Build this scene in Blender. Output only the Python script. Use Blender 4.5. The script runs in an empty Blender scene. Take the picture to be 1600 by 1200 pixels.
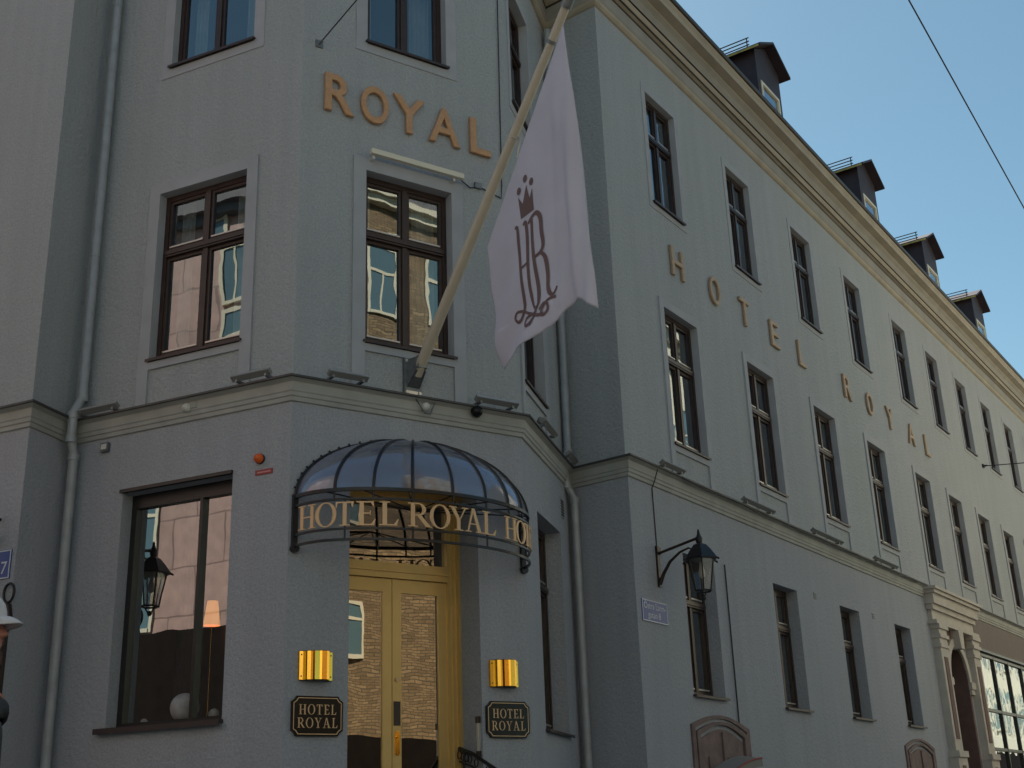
import bpy, bmesh, math, random
from mathutils import Vector, Matrix
random.seed(7)
R = math.radians
C = bpy.context.scene.collection
H = 1.05                                   # camera height; facade heights below are above the camera

# ------------------------------------------------------------------ camera
F_PX, TILT, ROLL = 1910.8, R(19.965), R(-2.072)
fw = Vector((0, math.cos(TILT), math.sin(TILT)))
up0 = Vector((0, -math.sin(TILT), math.cos(TILT))); rt0 = Vector((1, 0, 0))
right = rt0*math.cos(ROLL) + up0*math.sin(ROLL)
up = -rt0*math.sin(ROLL) + up0*math.cos(ROLL)
cd = bpy.data.cameras.new('camera'); cam = bpy.data.objects.new('camera', cd); C.objects.link(cam)
m = Matrix((right, up, -fw)).transposed().to_4x4(); m.translation = Vector((0, 0, H)); cam.matrix_world = m
cd.sensor_width = 36; cd.lens = 36*F_PX/1600; cd.clip_start = .05; cd.clip_end = 2000
bpy.context.scene.camera = cam

# ------------------------------------------------------------------ light
SUN_EL, SUN_AZ = 49.0, -22.0               # azimuth from the view direction, minus = left
w = bpy.data.worlds.new('World'); bpy.context.scene.world = w; w.use_nodes = True
nt = w.node_tree; nt.nodes.clear()
sky = nt.nodes.new('ShaderNodeTexSky'); sky.sky_type = 'NISHITA'; sky.sun_disc = False
sky.sun_elevation = R(SUN_EL); sky.sun_rotation = R(SUN_AZ); sky.altitude = 50; sky.air_density = 1.0
sky.dust_density = .4; sky.ozone_density = 2.0
bg = nt.nodes.new('ShaderNodeBackground'); bg.inputs['Strength'].default_value = .0605
wo = nt.nodes.new('ShaderNodeOutputWorld')
tint = nt.nodes.new('ShaderNodeVectorMath'); tint.operation = 'MULTIPLY'; tint.inputs[1].default_value = (1.0, 1.18, 1.0)   # white balance of the sky
nt.links.new(sky.outputs[0], tint.inputs[0]); nt.links.new(tint.outputs[0], bg.inputs['Color']); nt.links.new(bg.outputs[0], wo.inputs[0])
sl = bpy.data.lights.new('sun', 'SUN'); sl.energy = 5.0; sl.angle = R(.5); sl.color = (1, .94, .84)
so = bpy.data.objects.new('sun', sl); C.objects.link(so)
sd = Vector((math.sin(R(SUN_AZ))*math.cos(R(SUN_EL)), math.cos(R(SUN_AZ))*math.cos(R(SUN_EL)), math.sin(R(SUN_EL))))
so.rotation_euler = sd.to_track_quat('Z', 'Y').to_euler(); so.location = sd*40
vs = bpy.context.scene.view_settings
vs.view_transform = 'Standard'; vs.look = 'None'; vs.gamma = 1; vs.exposure = 0.98
cy = bpy.context.scene.cycles
cy.max_bounces = 8; cy.diffuse_bounces = 4; cy.glossy_bounces = 5; cy.transparent_max_bounces = 12
cy.use_denoising = True; cy.caustics_reflective = True; cy.sample_clamp_indirect = 6; cy.blur_glossy = .3

# ------------------------------------------------------------------ facade planes (plan points on the wall corners)
VP = {0: (-5.581, 13.365), 1: (-5.355, 14.118), 2: (-2.446, 12.792), 3: (.088, 14.459), 4: (.755, 17.026), 5: (1.560, 16.405)}
V = {k: Vector(v) for k, v in VP.items()}
D2 = (V[2]-V[1]).normalized(); D6 = Vector((.5602, .8283)).normalized()
V[-1] = V[0] - D2*12; V[6] = V[5] + D6*43
FAC = {}
for i in range(-1, 6):
    d = (V[i+1]-V[i]).normalized(); FAC[i+1] = (V[i], d, Vector((d.y, -d.x)), (V[i+1]-V[i]).length)
# FAC[k]: facade k runs from V[k-1] to V[k]; k = 0..6
def frame(k, u=0., z=0., off=0.):
    a, d, n, L = FAC[k]; p = a + d*u + n*off
    return Matrix.Translation((p.x, p.y, z+H)) @ Matrix.Rotation(math.atan2(d.y, d.x), 4, 'Z')
def corner(k, off):                        # plan corner V[k] pushed out by off
    if k == -1: return V[-1] + FAC[0][2]*off
    if k == 6: return V[6] + FAC[6][2]*off
    _, d1, n1, _ = FAC[k]; _, d2, n2, _ = FAC[k+1]
    p1 = V[k]+n1*off; p2 = V[k]+n2*off
    den = d1.x*d2.y - d1.y*d2.x
    t = ((p2.x-p1.x)*d2.y - (p2.y-p1.y)*d2.x)/den
    return p1 + d1*t

# ------------------------------------------------------------------ materials
def newmat(name):
    m_ = bpy.data.materials.new(name); m_.use_nodes = True
    n = m_.node_tree; b = n.nodes['Principled BSDF']; return m_, n, b
def mat(name, col, rough=.6, metal=0., var=0., vscale=3., bump=0., bscale=60., col2=None, spec=.5, coat=0.):
    m_, n, b = newmat(name)
    b.inputs['Base Color'].default_value = (*col, 1); b.inputs['Roughness'].default_value = rough
    b.inputs['Metallic'].default_value = metal; b.inputs['Specular IOR Level'].default_value = spec
    b.inputs['Coat Weight'].default_value = coat
    tc = n.nodes.new('ShaderNodeTexCoord')
    if var or col2:
        no = n.nodes.new('ShaderNodeTexNoise'); no.inputs['Scale'].default_value = vscale; no.inputs['Detail'].default_value = 6
        n.links.new(tc.outputs['Object'], no.inputs['Vector'])
        ra = n.nodes.new('ShaderNodeValToRGB'); ra.color_ramp.elements[0].position = .3; ra.color_ramp.elements[1].position = .7
        a = col; c2 = col2 or tuple(c*(1-var) for c in col); c1 = col if col2 else tuple(min(1, c*(1+var)) for c in col)
        ra.color_ramp.elements[0].color = (*c2, 1); ra.color_ramp.elements[1].color = (*c1, 1)
        n.links.new(no.outputs['Fac'], ra.inputs['Fac']); n.links.new(ra.outputs['Color'], b.inputs['Base Color'])
    if bump:
        n2 = n.nodes.new('ShaderNodeTexNoise'); n2.inputs['Scale'].default_value = bscale; n2.inputs['Detail'].default_value = 5
        n.links.new(tc.outputs['Object'], n2.inputs['Vector'])
        bu = n.nodes.new('ShaderNodeBump'); bu.inputs['Strength'].default_value = bump; bu.inputs['Distance'].default_value = .02
        n.links.new(n2.outputs['Fac'], bu.inputs['Height']); n.links.new(bu.outputs['Normal'], b.inputs['Normal'])
    return m_
def stucco(name, col, bump=1.):
    m_, n, b = newmat(name); b.inputs['Roughness'].default_value = .9; b.inputs['Specular IOR Level'].default_value = .25
    tc = n.nodes.new('ShaderNodeTexCoord')
    def noise(s, d=5, vec=None):
        x = n.nodes.new('ShaderNodeTexNoise'); x.inputs['Scale'].default_value = s; x.inputs['Detail'].default_value = d
        n.links.new(vec or tc.outputs['Object'], x.inputs['Vector']); return x
    mp = n.nodes.new('ShaderNodeMapping'); mp.inputs['Scale'].default_value = (3.2, 3.2, .16)
    n.links.new(tc.outputs['Object'], mp.inputs['Vector'])
    a, bb, st = noise(.55, 4), noise(42, 6), noise(1.3, 7, mp.outputs[0])
    def mixc(f, c1, c2, amt):
        ra = n.nodes.new('ShaderNodeMapRange'); ra.inputs['From Min'].default_value = .32; ra.inputs['From Max'].default_value = .68
        ra.inputs['To Min'].default_value = 0; ra.inputs['To Max'].default_value = amt
        n.links.new(f, ra.inputs['Value'])
        mx = n.nodes.new('ShaderNodeMix'); mx.data_type = 'RGBA'; n.links.new(ra.outputs[0], mx.inputs['Factor'])
        for s, c in (('A', c1), ('B', c2)):
            i = [q for q in mx.inputs if q.name == s and q.type == 'RGBA'][0]
            if isinstance(c, tuple): i.default_value = (*c, 1)
            else: n.links.new(c, i)
        return [o for o in mx.outputs if o.type == 'RGBA'][0]
    c = mixc(a.outputs['Fac'], col, (col[0]*.94, col[1]*.97, col[2]*.93), 1.)
    c = mixc(st.outputs['Fac'], c, tuple(x*.66 for x in col), .32)
    c = mixc(bb.outputs['Fac'], c, tuple(x*.64 for x in col), .65)
    n.links.new(c, b.inputs['Base Color'])
    g1, g2 = noise(17, 8), noise(80, 4)
    ad = n.nodes.new('ShaderNodeMath'); ad.operation = 'MULTIPLY_ADD'; ad.inputs[1].default_value = .5
    n.links.new(g2.outputs['Fac'], ad.inputs[0]); n.links.new(g1.outputs['Fac'], ad.inputs[2])
    bu = n.nodes.new('ShaderNodeBump'); bu.inputs['Strength'].default_value = bump; bu.inputs['Distance'].default_value = .03
    n.links.new(ad.outputs[0], bu.inputs['Height']); n.links.new(bu.outputs['Normal'], b.inputs['Normal'])
    return m_
def glass(name, base, ior=1.9, tint=(.75, .8, .8), gcol=(.95, 1, 1), wav=.02, wscale=1.6, rough=0., milk=None):
    m_, n, b = newmat(name); n.nodes.remove(b); out = n.nodes['Material Output']
    g = n.nodes.new('ShaderNodeBsdfGlossy'); g.inputs['Roughness'].default_value = rough; g.inputs['Color'].default_value = (*gcol, 1)
    t = n.nodes.new('ShaderNodeBsdfTransparent'); t.inputs['Color'].default_value = (*tint, 1)
    fr = n.nodes.new('ShaderNodeFresnel'); ge = n.nodes.new('ShaderNodeNewGeometry')
    io = n.nodes.new('ShaderNodeMath'); io.operation = 'MULTIPLY_ADD'; io.inputs[1].default_value = 1/ior-ior; io.inputs[2].default_value = ior   # same reflectance from both faces
    n.links.new(ge.outputs['Backfacing'], io.inputs[0]); n.links.new(io.outputs[0], fr.inputs['IOR'])
    mr = n.nodes.new('ShaderNodeMapRange'); mr.inputs['To Min'].default_value = base; mr.inputs['To Max'].default_value = 1
    n.links.new(fr.outputs[0], mr.inputs['Value'])
    mx = n.nodes.new('ShaderNodeMixShader'); n.links.new(mr.outputs[0], mx.inputs[0])
    if milk:
        df = n.nodes.new('ShaderNodeBsdfDiffuse'); df.inputs['Color'].default_value = (*milk, 1); tl = n.nodes.new('ShaderNodeBsdfTranslucent'); tl.inputs['Color'].default_value = (*milk, 1)
        m1 = n.nodes.new('ShaderNodeMixShader'); m1.inputs[0].default_value = .5; n.links.new(df.outputs[0], m1.inputs[1]); n.links.new(tl.outputs[0], m1.inputs[2])
        m2 = n.nodes.new('ShaderNodeMixShader'); m2.inputs[0].default_value = .42; n.links.new(t.outputs[0], m2.inputs[1]); n.links.new(m1.outputs[0], m2.inputs[2]); t = m2
    n.links.new(t.outputs[0], mx.inputs[1]); n.links.new(g.outputs[0], mx.inputs[2]); n.links.new(mx.outputs[0], out.inputs['Surface'])
    if wav:
        tc = n.nodes.new('ShaderNodeTexCoord'); no = n.nodes.new('ShaderNodeTexNoise'); no.inputs['Scale'].default_value = wscale
        no.inputs['Detail'].default_value = 1.5; n.links.new(tc.outputs['Object'], no.inputs['Vector'])
        bu = n.nodes.new('ShaderNodeBump'); bu.inputs['Strength'].default_value = 1; bu.inputs['Distance'].default_value = wav
        n.links.new(no.outputs['Fac'], bu.inputs['Height']); n.links.new(bu.outputs['Normal'], g.inputs['Normal'])
    return m_
def brick(name, c1, c2, mortar, bw, bh, ms=.012, bump=.4, offset=.5, rough=.85):
    m_, n, b = newmat(name); b.inputs['Roughness'].default_value = rough
    tc = n.nodes.new('ShaderNodeTexCoord'); se = n.nodes.new('ShaderNodeSeparateXYZ'); co = n.nodes.new('ShaderNodeCombineXYZ')
    n.links.new(tc.outputs['Object'], se.inputs[0]); n.links.new(se.outputs['X'], co.inputs['X']); n.links.new(se.outputs['Z'], co.inputs['Y'])
    br = n.nodes.new('ShaderNodeTexBrick'); br.inputs['Scale'].default_value = 1; br.offset = offset
    br.inputs['Brick Width'].default_value = bw; br.inputs['Row Height'].default_value = bh; br.inputs['Mortar Size'].default_value = ms
    br.inputs['Color1'].default_value = (*c1, 1); br.inputs['Color2'].default_value = (*c2, 1); br.inputs['Mortar'].default_value = (*mortar, 1)
    n.links.new(co.outputs[0], br.inputs['Vector'])
    no = n.nodes.new('ShaderNodeTexNoise'); no.inputs['Scale'].default_value = 3.; no.inputs['Detail'].default_value = 7
    n.links.new(tc.outputs['Object'], no.inputs['Vector'])
    hs = n.nodes.new('ShaderNodeHueSaturation'); mr = n.nodes.new('ShaderNodeMapRange'); mr.inputs['To Min'].default_value = .6; mr.inputs['To Max'].default_value = 1.4
    n.links.new(no.outputs['Fac'], mr.inputs['Value']); n.links.new(mr.outputs[0], hs.inputs['Value'])
    n.links.new(br.outputs['Color'], hs.inputs['Color']); n.links.new(hs.outputs['Color'], b.inputs['Base Color'])
    bu = n.nodes.new('ShaderNodeBump'); bu.invert = True; bu.inputs['Strength'].default_value = bump; bu.inputs['Distance'].default_value = .01
    n.links.new(br.outputs['Fac'], bu.inputs['Height']); n.links.new(bu.outputs['Normal'], b.inputs['Normal'])
    return m_
def emit(name, col, s):
    m_, n, b = newmat(name); b.inputs['Base Color'].default_value = (*col, 1); b.inputs['Emission Color'].default_value = (*col, 1)
    b.inputs['Emission Strength'].default_value = s; return m_

WALLC = (.495, .52, .55)  # upper storeys: their extra skylight is put into this lighter colour
M = dict(
    wall=stucco('blue grey stucco', WALLC),
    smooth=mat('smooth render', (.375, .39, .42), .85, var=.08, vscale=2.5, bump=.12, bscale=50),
    wall_low=stucco('blue grey stucco lower', (.44, .455, .505), .6),
    fascia=mat('string course render', (.36, .365, .345), .8, var=.12, vscale=3, bump=.12, bscale=40),
    cornice=mat('cornice paint', (.39, .34, .265), .75, var=.12, vscale=2, bump=.1, bscale=30),
    cornice_g=mat('cornice grey beige', (.31, .295, .265), .75, var=.1, vscale=2, bump=.1, bscale=30),
    zinc=mat('painted metal flashing', (.085, .085, .085), .5, metal=.4, var=.2, vscale=8),
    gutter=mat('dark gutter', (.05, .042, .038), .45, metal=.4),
    pipe=mat('downpipe paint', (.34, .37, .39), .42, var=.12, vscale=6, metal=.1),
    frame=mat('dark brown window paint', (.040, .024, .020), .38, var=.2, vscale=6),
    bead=mat('weather bar aluminium', (.55, .53, .5), .35, metal=.6),
    sillm=mat('window sill metal', (.06, .045, .045), .45, metal=.3),
    pane=glass('window glass', .18, 1.7, wav=.0018),
    pane_side=glass('window glass street side', .24, 1.9, wav=.007, gcol=(.9, .97, 1)),
    pane_big=glass('lobby glass', .27, 1.7, tint=(.95, .95, .95), wav=.0012),
    pane_door=glass('door glass', .25, 1.8, tint=(.5, .45, .4), gcol=(1, .92, .78), wav=.002),
    curtain=mat('curtain fabric', (.27, .28, .275), .9, var=.1, vscale=5),
    curtain_d=mat('dark curtain fabric', (.045, .035, .035), .95),
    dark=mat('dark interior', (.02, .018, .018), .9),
    room_backing=mat('dark window backing', (.05, .042, .038), .9, var=.2, vscale=2),  # dark tone put in to keep the interiors behind the glass dark
    floor_in=mat('interior plaster', (.3, .29, .27), .9),
    gold=mat('gold anodised frame', (.68, .46, .17), .33, metal=.35, var=.05, vscale=4),
    brass=mat('polished brass', (.92, .50, .07), .12, metal=1.),
    copper=mat('gilt letter', (.55, .31, .16), .42, metal=.25, var=.1, vscale=20),
    copper_b=mat('gilt letter ochre', (.42, .30, .20), .5, metal=.25, var=.1, vscale=20),
    sign_gold=mat('canopy letter', (.70, .46, .25), .42, metal=.15),
    iron=mat('black iron', (.018, .018, .022), .35, metal=.3),
    iron_r=mat('dark brown iron', (.035, .022, .018), .4, metal=.3),
    canopy=glass('smoked canopy glass', .12, 1.5, tint=(.72, .73, .78), gcol=(.8, .85, 1), wav=0, rough=.10, milk=(.45, .48, .58)),
    lampglass=glass('lantern glass', .12, 1.5, tint=(.75, .72, .7), wav=0, rough=.1),
    bulb=mat('lamp bulb', (.75, .7, .6), .3),
    black=mat('black lacquer', (.008, .008, .009), .22, spec=.3),
    pole=mat('cream pole paint', (.52, .47, .38), .4, var=.06, vscale=5, coat=.2),
    steel=mat('galvanised steel', (.2, .22, .23), .45, metal=.7, var=.25, vscale=12),
    boltm=mat('bright bolt', (.7, .68, .62), .3, metal=.8),
    lamp_h=mat('floodlight housing', (.20, .205, .20), .5),
    lens=mat('floodlight lens', (.5, .5, .48), .25, metal=.3),
    white=mat('white plastic', (.62, .62, .58), .5),
    orange=mat('orange dome', (.75, .13, .02), .3),
    red=mat('red label', (.30, .05, .05), .6),
    pinkw=mat('pale red', (.6, .25, .24), .6),
    blue=mat('sign blue', (.03, .075, .30), .4),
    signw=mat('sign white', (.62, .64, .68), .5),
    slate=mat('dark metal roof', (.03, .024, .028), .5, metal=.2, var=.2, vscale=3),
    roofside=mat('dormer sheet metal', (.04, .028, .034), .6, metal=.1, var=.15, vscale=4),
    dframe=mat('dormer window frame', (.72, .66, .52), .5),
    eave_y=mat('lichen yellow edge', (.45, .36, .12), .8, var=.4, vscale=6),
    stone=mat('cream portal stone', (.50, .46, .41), .75, var=.1, vscale=3, bump=.1),
    stone_r=mat('dark red portal panel', (.16, .10, .09), .8, var=.15, vscale=5),
    cellar=mat('faded red paint', (.17, .115, .11), .7, var=.25, vscale=5, bump=.1),
    cream=mat('cream awning', (.22, .20, .18), .8),
    brownf=mat('brown fascia', (.17, .135, .12), .75, var=.08, vscale=3),
    shopf=mat('black shop frame', (.02, .02, .02), .35),
    ball=mat('mottled stone ball', (.92, .93, .95), .5, col2=(.6, .6, .6), vscale=9),
    shade=emit('lit lampshade', (1, .42, .10), .3),
    cable=mat('black cable', (.02, .02, .022), .6),
    asphalt=mat('asphalt', (.14, .135, .125), .9, var=.25, vscale=5, bump=.3, bscale=90),
    paving=brick('granite paving', (.20, .19, .18), (.16, .155, .15), (.07, .07, .065), .9, .6, .012, .2),
    kerb=mat('granite kerb', (.24, .23, .22), .8, var=.15, vscale=8, bump=.2),
    pink=brick('pink granite slabs', (.43, .27, .23), (.36, .23, .195), (.20, .12, .10), 1.5, 1.25, .022, .1, .5, .5),
    creamw=mat('cream render', (.66, .61, .47), .85, var=.08, vscale=1.5),
    ochre=brick('yellow brick', (.30, .205, .11), (.17, .11, .055), (.10, .08, .05), .28, .088, .013, .6),
    roofgrey=mat('grey roof', (.12, .12, .13), .7, var=.15, vscale=2),
    winblue=mat('far window glass', (.10, .17, .20), .08, spec=.8),
    granite=mat('dark plinth and shade', (.012, .009, .008), .8, var=.2, vscale=4, spec=.05),  # near-black; on the pink house it stands in for shade
)

# ------------------------------------------------------------------ mesh helpers
M['ledbar'] = mat('pale lamp bar', (.72, .68, .56), .5)
class MB:
    def __init__(s): s.v = []; s.f = []; s.mi = []; s.sm = []
    def add(s, vs_, fs, mi=0, smooth=False):
        o = len(s.v); s.v += [tuple(v) for v in vs_]
        for f in fs: s.f.append([o+i for i in f]); s.mi.append(mi); s.sm.append(smooth)
    def box(s, x0, x1, y0, y1, z0, z1, mi=0, mt=None):
        vs_ = [Vector((x, y, z)) for x in (x0, x1) for y in (y0, y1) for z in (z0, z1)]
        if mt: vs_ = [mt @ v for v in vs_]
        s.add(vs_, [(0, 1, 3, 2), (4, 6, 7, 5), (0, 4, 5, 1), (2, 3, 7, 6), (0, 2, 6, 4), (1, 5, 7, 3)], mi)
    def quad(s, a, b, c, d, mi=0): s.add([a, b, c, d], [(0, 1, 2, 3)], mi)
    def tube(s, pts, r, n=8, mi=0, closed=False, sq=False, caps=True):
        pts = [Vector(p) for p in pts]; rs = r if isinstance(r, (list, tuple)) else [r]*len(pts)
        rings = []; k = 4 if sq else n
        prev = None
        for i, p in enumerate(pts):
            if closed: t = pts[(i+1) % len(pts)]-pts[i-1]
            else: t = pts[min(i+1, len(pts)-1)]-pts[max(i-1, 0)]
            t.normalize()
            if prev is None:
                a = t.orthogonal() if abs(t.z) > .95 else t.cross(Vector((0, 0, 1)))
            else: a = prev - t*prev.dot(t)
            a.normalize(); prev = a; b = t.cross(a)
            rings.append([p + (a*math.cos(2*math.pi*(j+(.5 if sq else 0))/k) + b*math.sin(2*math.pi*(j+(.5 if sq else 0))/k))*rs[i] for j in range(k)])
        vs_ = [v for q in rings for v in q]; fs = []
        m_ = len(rings)
        for i in range(m_ if closed else m_-1):
            for j in range(k):
                fs.append((i*k+j, i*k+(j+1) % k, ((i+1) % m_)*k+(j+1) % k, ((i+1) % m_)*k+j))
        s.add(vs_, fs, mi, not sq)
        if caps and not closed:
            s.add(rings[0][::-1], [tuple(range(k))], mi); s.add(rings[-1], [tuple(range(k))], mi)
    def lathe(s, prof, c=(0, 0, 0), n=16, mi=0, smooth=True, ang=0.):
        cx, cy_, cz = c; vs_ = []; fs = []
        for r, z in prof:
            for j in range(n): a = 2*math.pi*j/n+ang; vs_.append((cx+r*math.cos(a), cy_+r*math.sin(a), cz+z))
        for i in range(len(prof)-1):
            for j in range(n): fs.append((i*n+j, i*n+(j+1) % n, (i+1)*n+(j+1) % n, (i+1)*n+j))
        s.add(vs_, fs, mi, smooth)
        if prof[0][0] > 1e-4: s.add(vs_[:n][::-1], [tuple(range(n))], mi)
        if prof[-1][0] > 1e-4: s.add(vs_[-n:], [tuple(range(n))], mi)
    def prism(s, poly, y0, y1, mi=0, mt=None):      # poly in x,z; extruded along y
        n = len(poly); vs_ = [Vector((x, y0, z)) for x, z in poly] + [Vector((x, y1, z)) for x, z in poly]
        if mt: vs_ = [mt @ v for v in vs_]
        s.add(vs_, [tuple(range(n)), tuple(range(2*n-1, n-1, -1))] + [(i, (i+1) % n, n+(i+1) % n, n+i) for i in range(n)], mi)
    def prismz(s, poly, z0, z1, mi=0):
        n = len(poly); vs_ = [(x, y, z0) for x, y in poly] + [(x, y, z1) for x, y in poly]
        s.add(vs_, [tuple(range(n-1, -1, -1)), tuple(range(n, 2*n))] + [(i, (i+1) % n, n+(i+1) % n, n+i) for i in range(n)], mi)
    def build(s, name, mats, parent=None, mw=None, local=None):
        me = bpy.data.meshes.new(name); me.from_pydata(s.v, [], s.f)
        for m_ in (mats if isinstance(mats, (list, tuple)) else [mats]): me.materials.append(M[m_] if isinstance(m_, str) else m_)
        me.polygons.foreach_set('material_index', s.mi); me.polygons.foreach_set('use_smooth', s.sm); me.update()
        bm = bmesh.new(); bm.from_mesh(me); bmesh.ops.recalc_face_normals(bm, faces=bm.faces); bm.to_mesh(me); bm.free()
        o = bpy.data.objects.new(name, me); C.objects.link(o)
        if parent: o.parent = parent
        if mw is not None: o.matrix_basis = (parent.matrix_basis.inverted() @ mw) if parent and not parent.parent else mw
        if local is not None: o.matrix_basis = local
        return o
def tag(o, label=None, cat=None, group=None, kind=None):
    if label: o['label'] = label
    if cat: o['category'] = cat
    if group: o['group'] = group
    if kind: o['kind'] = kind
    return o
def empty(name, mw, label, cat, group=None):
    o = bpy.data.objects.new(name, None); C.objects.link(o); o.matrix_basis = mw; o.empty_display_size = .2
    return tag(o, label, cat, group)
def copy_tree(o, parent=None, mb=None):
    c = o.copy(); C.objects.link(c); c.parent = parent
    if mb is not None: c.matrix_basis = mb
    for ch in [q for q in bpy.data.objects if q.parent == o]: copy_tree(ch, c)
    return c
I4 = Matrix.Identity(4)

# ------------------------------------------------------------------ hotel
hotel = empty('hotel_building', I4, 'blue grey stucco corner hotel with beige cornice, brown windows and recessed entrance', 'building')
UP = -.045                                  # the upper storeys stand back a little
ZS0, ZS1 = 4.56, 4.84                       # string course
ROW2, ROW3 = (5.45, 7.70), (9.57, 11.60)
U3 = [1.57, 4.68, 7.80, 10.87, 14.20, 16.93, 19.66, 22.34, 25.04, 27.8, 30.5, 33.2, 35.9, 38.6]
U1 = [(1.49, 2.52), (4.75, 5.78), (7.83, 8.86), (10.95, 11.98)]
LOWO = {0: [], 1: [], 2: [(.86, 2.43, 1.17, 3.82)], 3: [(.72, 2.37, -1.4, 3.76)], 4: [(.68, 1.98, 1.10, 3.77)], 5: [],
        6: [(a, b, 1.68, 3.70) for a, b in U1] + [(14.3, 15.95, -1.4, 3.68)] + [(17.3, 39.5, -.9, 3.74)]}
UPO = {0: [], 1: [], 2: [(1.08, 2.42, *ROW2), (1.10, 2.42, 9.60, 11.62)], 3: [(.90, 2.11, 5.45, 7.72), (.91, 2.08, 9.62, 11.65)],
       4: [(.42, 1.56, 5.45, 7.72), (.36, 1.46, 9.62, 11.65)], 5: [],
       6: [(u+.02, u+1.17, ROW2[0]-.04, 7.65) for u in U3] + [(u, u+1.045, 9.52, ROW3[1]) for u in U3]}
DEPTH = {2: (.17, .10), 3: (.50, .12), 4: (.22, .12), 6: (.20, .10)}
def wall_mesh(u0, u1, z0, z1, ops, dep):
    mb = MB()
    xs = sorted({u0, u1, *[o[0] for o in ops], *[o[1] for o in ops]}); zs = sorted({z0, z1, *[o[2] for o in ops], *[o[3] for o in ops]})
    for i in range(len(xs)-1):
        for j in range(len(zs)-1):
            cx, cz = (xs[i]+xs[i+1])/2, (zs[j]+zs[j+1])/2
            if any(o[0] < cx < o[1] and o[2] < cz < o[3] for o in ops): continue
            mb.quad((xs[i], 0, zs[j]), (xs[i+1], 0, zs[j]), (xs[i+1], 0, zs[j+1]), (xs[i], 0, zs[j+1]))
    for a, b, c, d in ops:
        e = dep+.12
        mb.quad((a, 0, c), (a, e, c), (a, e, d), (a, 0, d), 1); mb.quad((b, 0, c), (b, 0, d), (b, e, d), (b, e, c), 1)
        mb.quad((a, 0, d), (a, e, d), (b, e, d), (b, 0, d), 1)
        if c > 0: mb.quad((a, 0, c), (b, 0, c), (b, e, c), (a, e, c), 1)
    return mb
def span(k, off):
    a, d, n, L = FAC[k]; p = corner(k-1, off); q = corner(k, off)
    return (p-a).dot(d), (q-a).dot(d)
for k in range(7):
    u0, u1 = span(k, 0); lo = wall_mesh(u0, u1, -1.4, ZS0+.1, LOWO[k], DEPTH.get(k, (.2, .1))[0])
    lo.build('wall', ['wall_low', 'wall_low'], hotel, frame(k))
    u0, u1 = span(k, UP); hi = wall_mesh(u0, u1, ZS1-.1, 13.0, UPO[k], DEPTH.get(k, (.2, .1))[1])
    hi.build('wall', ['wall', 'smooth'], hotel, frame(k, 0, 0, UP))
def sweep(prof, mats_i, mi=0, ks=range(-1, 7)):
    mb = MB(); rows = []
    for off, z in prof: rows.append([Vector((*corner(k, off), z+H)) for k in ks])
    for i in range(len(prof)-1):
        for j in range(len(rows[0])-1):
            mb.add([rows[i][j], rows[i][j+1], rows[i+1][j+1], rows[i+1][j]], [(0, 1, 2, 3)], mats_i[i] if isinstance(mats_i, list) else mats_i)
    return mb
sweep([(-.02, 4.53), (.025, 4.545), (.03, 4.59), (.045, 4.60), (.048, 4.64), (.06, 4.655), (.06, 4.755), (.085, 4.77), (.12, 4.785)], 0).build('string_course', 'fascia', hotel)
sweep([(.12, 4.785), (.145, 4.79), (.145, 4.812), (-.06, 4.87)], 0).build('flashing', 'zinc', hotel)
prof = [(-.06, 12.40), (-.01, 12.42), (.02, 12.45), (.03, 12.50), (.05, 12.53), (.05, 12.74), (.055, 12.745), (.06, 12.775), (.10, 12.79), (.14, 12.83), (.16, 12.87), (.16, 12.91),
        (.19, 12.915), (.20, 12.96), (.23, 13.04), (.29, 13.10), (.30, 13.115), (.46, 13.13), (.465, 13.22), (.49, 13.26), (.50, 13.30)]
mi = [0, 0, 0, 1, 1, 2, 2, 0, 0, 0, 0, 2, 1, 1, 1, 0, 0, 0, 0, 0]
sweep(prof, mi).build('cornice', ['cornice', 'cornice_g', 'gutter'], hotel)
sweep([(.50, 13.30), (.53, 13.305), (.545, 13.32), (.545, 13.375), (.50, 13.38), (.44, 13.36)], 0).build('gutter', 'gutter', hotel)
# roof, back and floors
mb = MB()
ins = [(.44, 13.38), (-3.2, 16.3), (-6.2, 17.2)]
back = [corner(-1, -14), V[5]+D6*10+FAC[6][2]*-14, corner(6, -14)]
inner = [corner(-1, -3.6), Vector((-3.4, 17.2)), V[5]+D6*2.6+FAC[6][2]*-3.6, corner(6, -3.6)]
outer = [corner(k, .44) for k in range(-1, 7)]
mp_ = [0, 0, 0, 1, 1, 2, 2, 3]
for j in range(7):
    a, b = outer[j], outer[j+1]; c, d = inner[mp_[j+1]], inner[mp_[j]]
    fs = [(0, 1, 2, 3)] if mp_[j] != mp_[j+1] else [(0, 1, 2)]
    mb.add([(a.x, a.y, 13.38+H), (b.x, b.y, 13.38+H), (c.x, c.y, 17.0+H), (d.x, d.y, 17.0+H)], fs)
bk = [V[-1]+FAC[0][2]*-14, Vector((14, 46)), V[6]+FAC[6][2]*-12]
pts = [*[(p.x, p.y, 17.0+H) for p in inner], (bk[2].x, bk[2].y, 17.0+H), (bk[1].x, bk[1].y, 17.+H), (bk[0].x, bk[0].y, 17.+H)]
mb.add(pts, [tuple(range(len(pts)))])
mb.build('roof', 'slate', hotel)
mb = MB()
ring = [V[-1], bk[0], bk[1], bk[2], V[6]]
for i, (a, b) in enumerate(zip(ring[:-1], ring[1:])):
    g_ = [(a.x, a.y, -.4), (b.x, b.y, -.4), (b.x, b.y, (13.3 if i == 3 else 16.98)+H)]
    if i in (0, 3): c = inner[0] if i == 0 else inner[3]; g_.append((c.x, c.y, 16.98+H))
    g_.append((a.x, a.y, (13.3 if i == 0 else 16.98)+H)); mb.add(g_, [tuple(range(len(g_)))])
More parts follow.
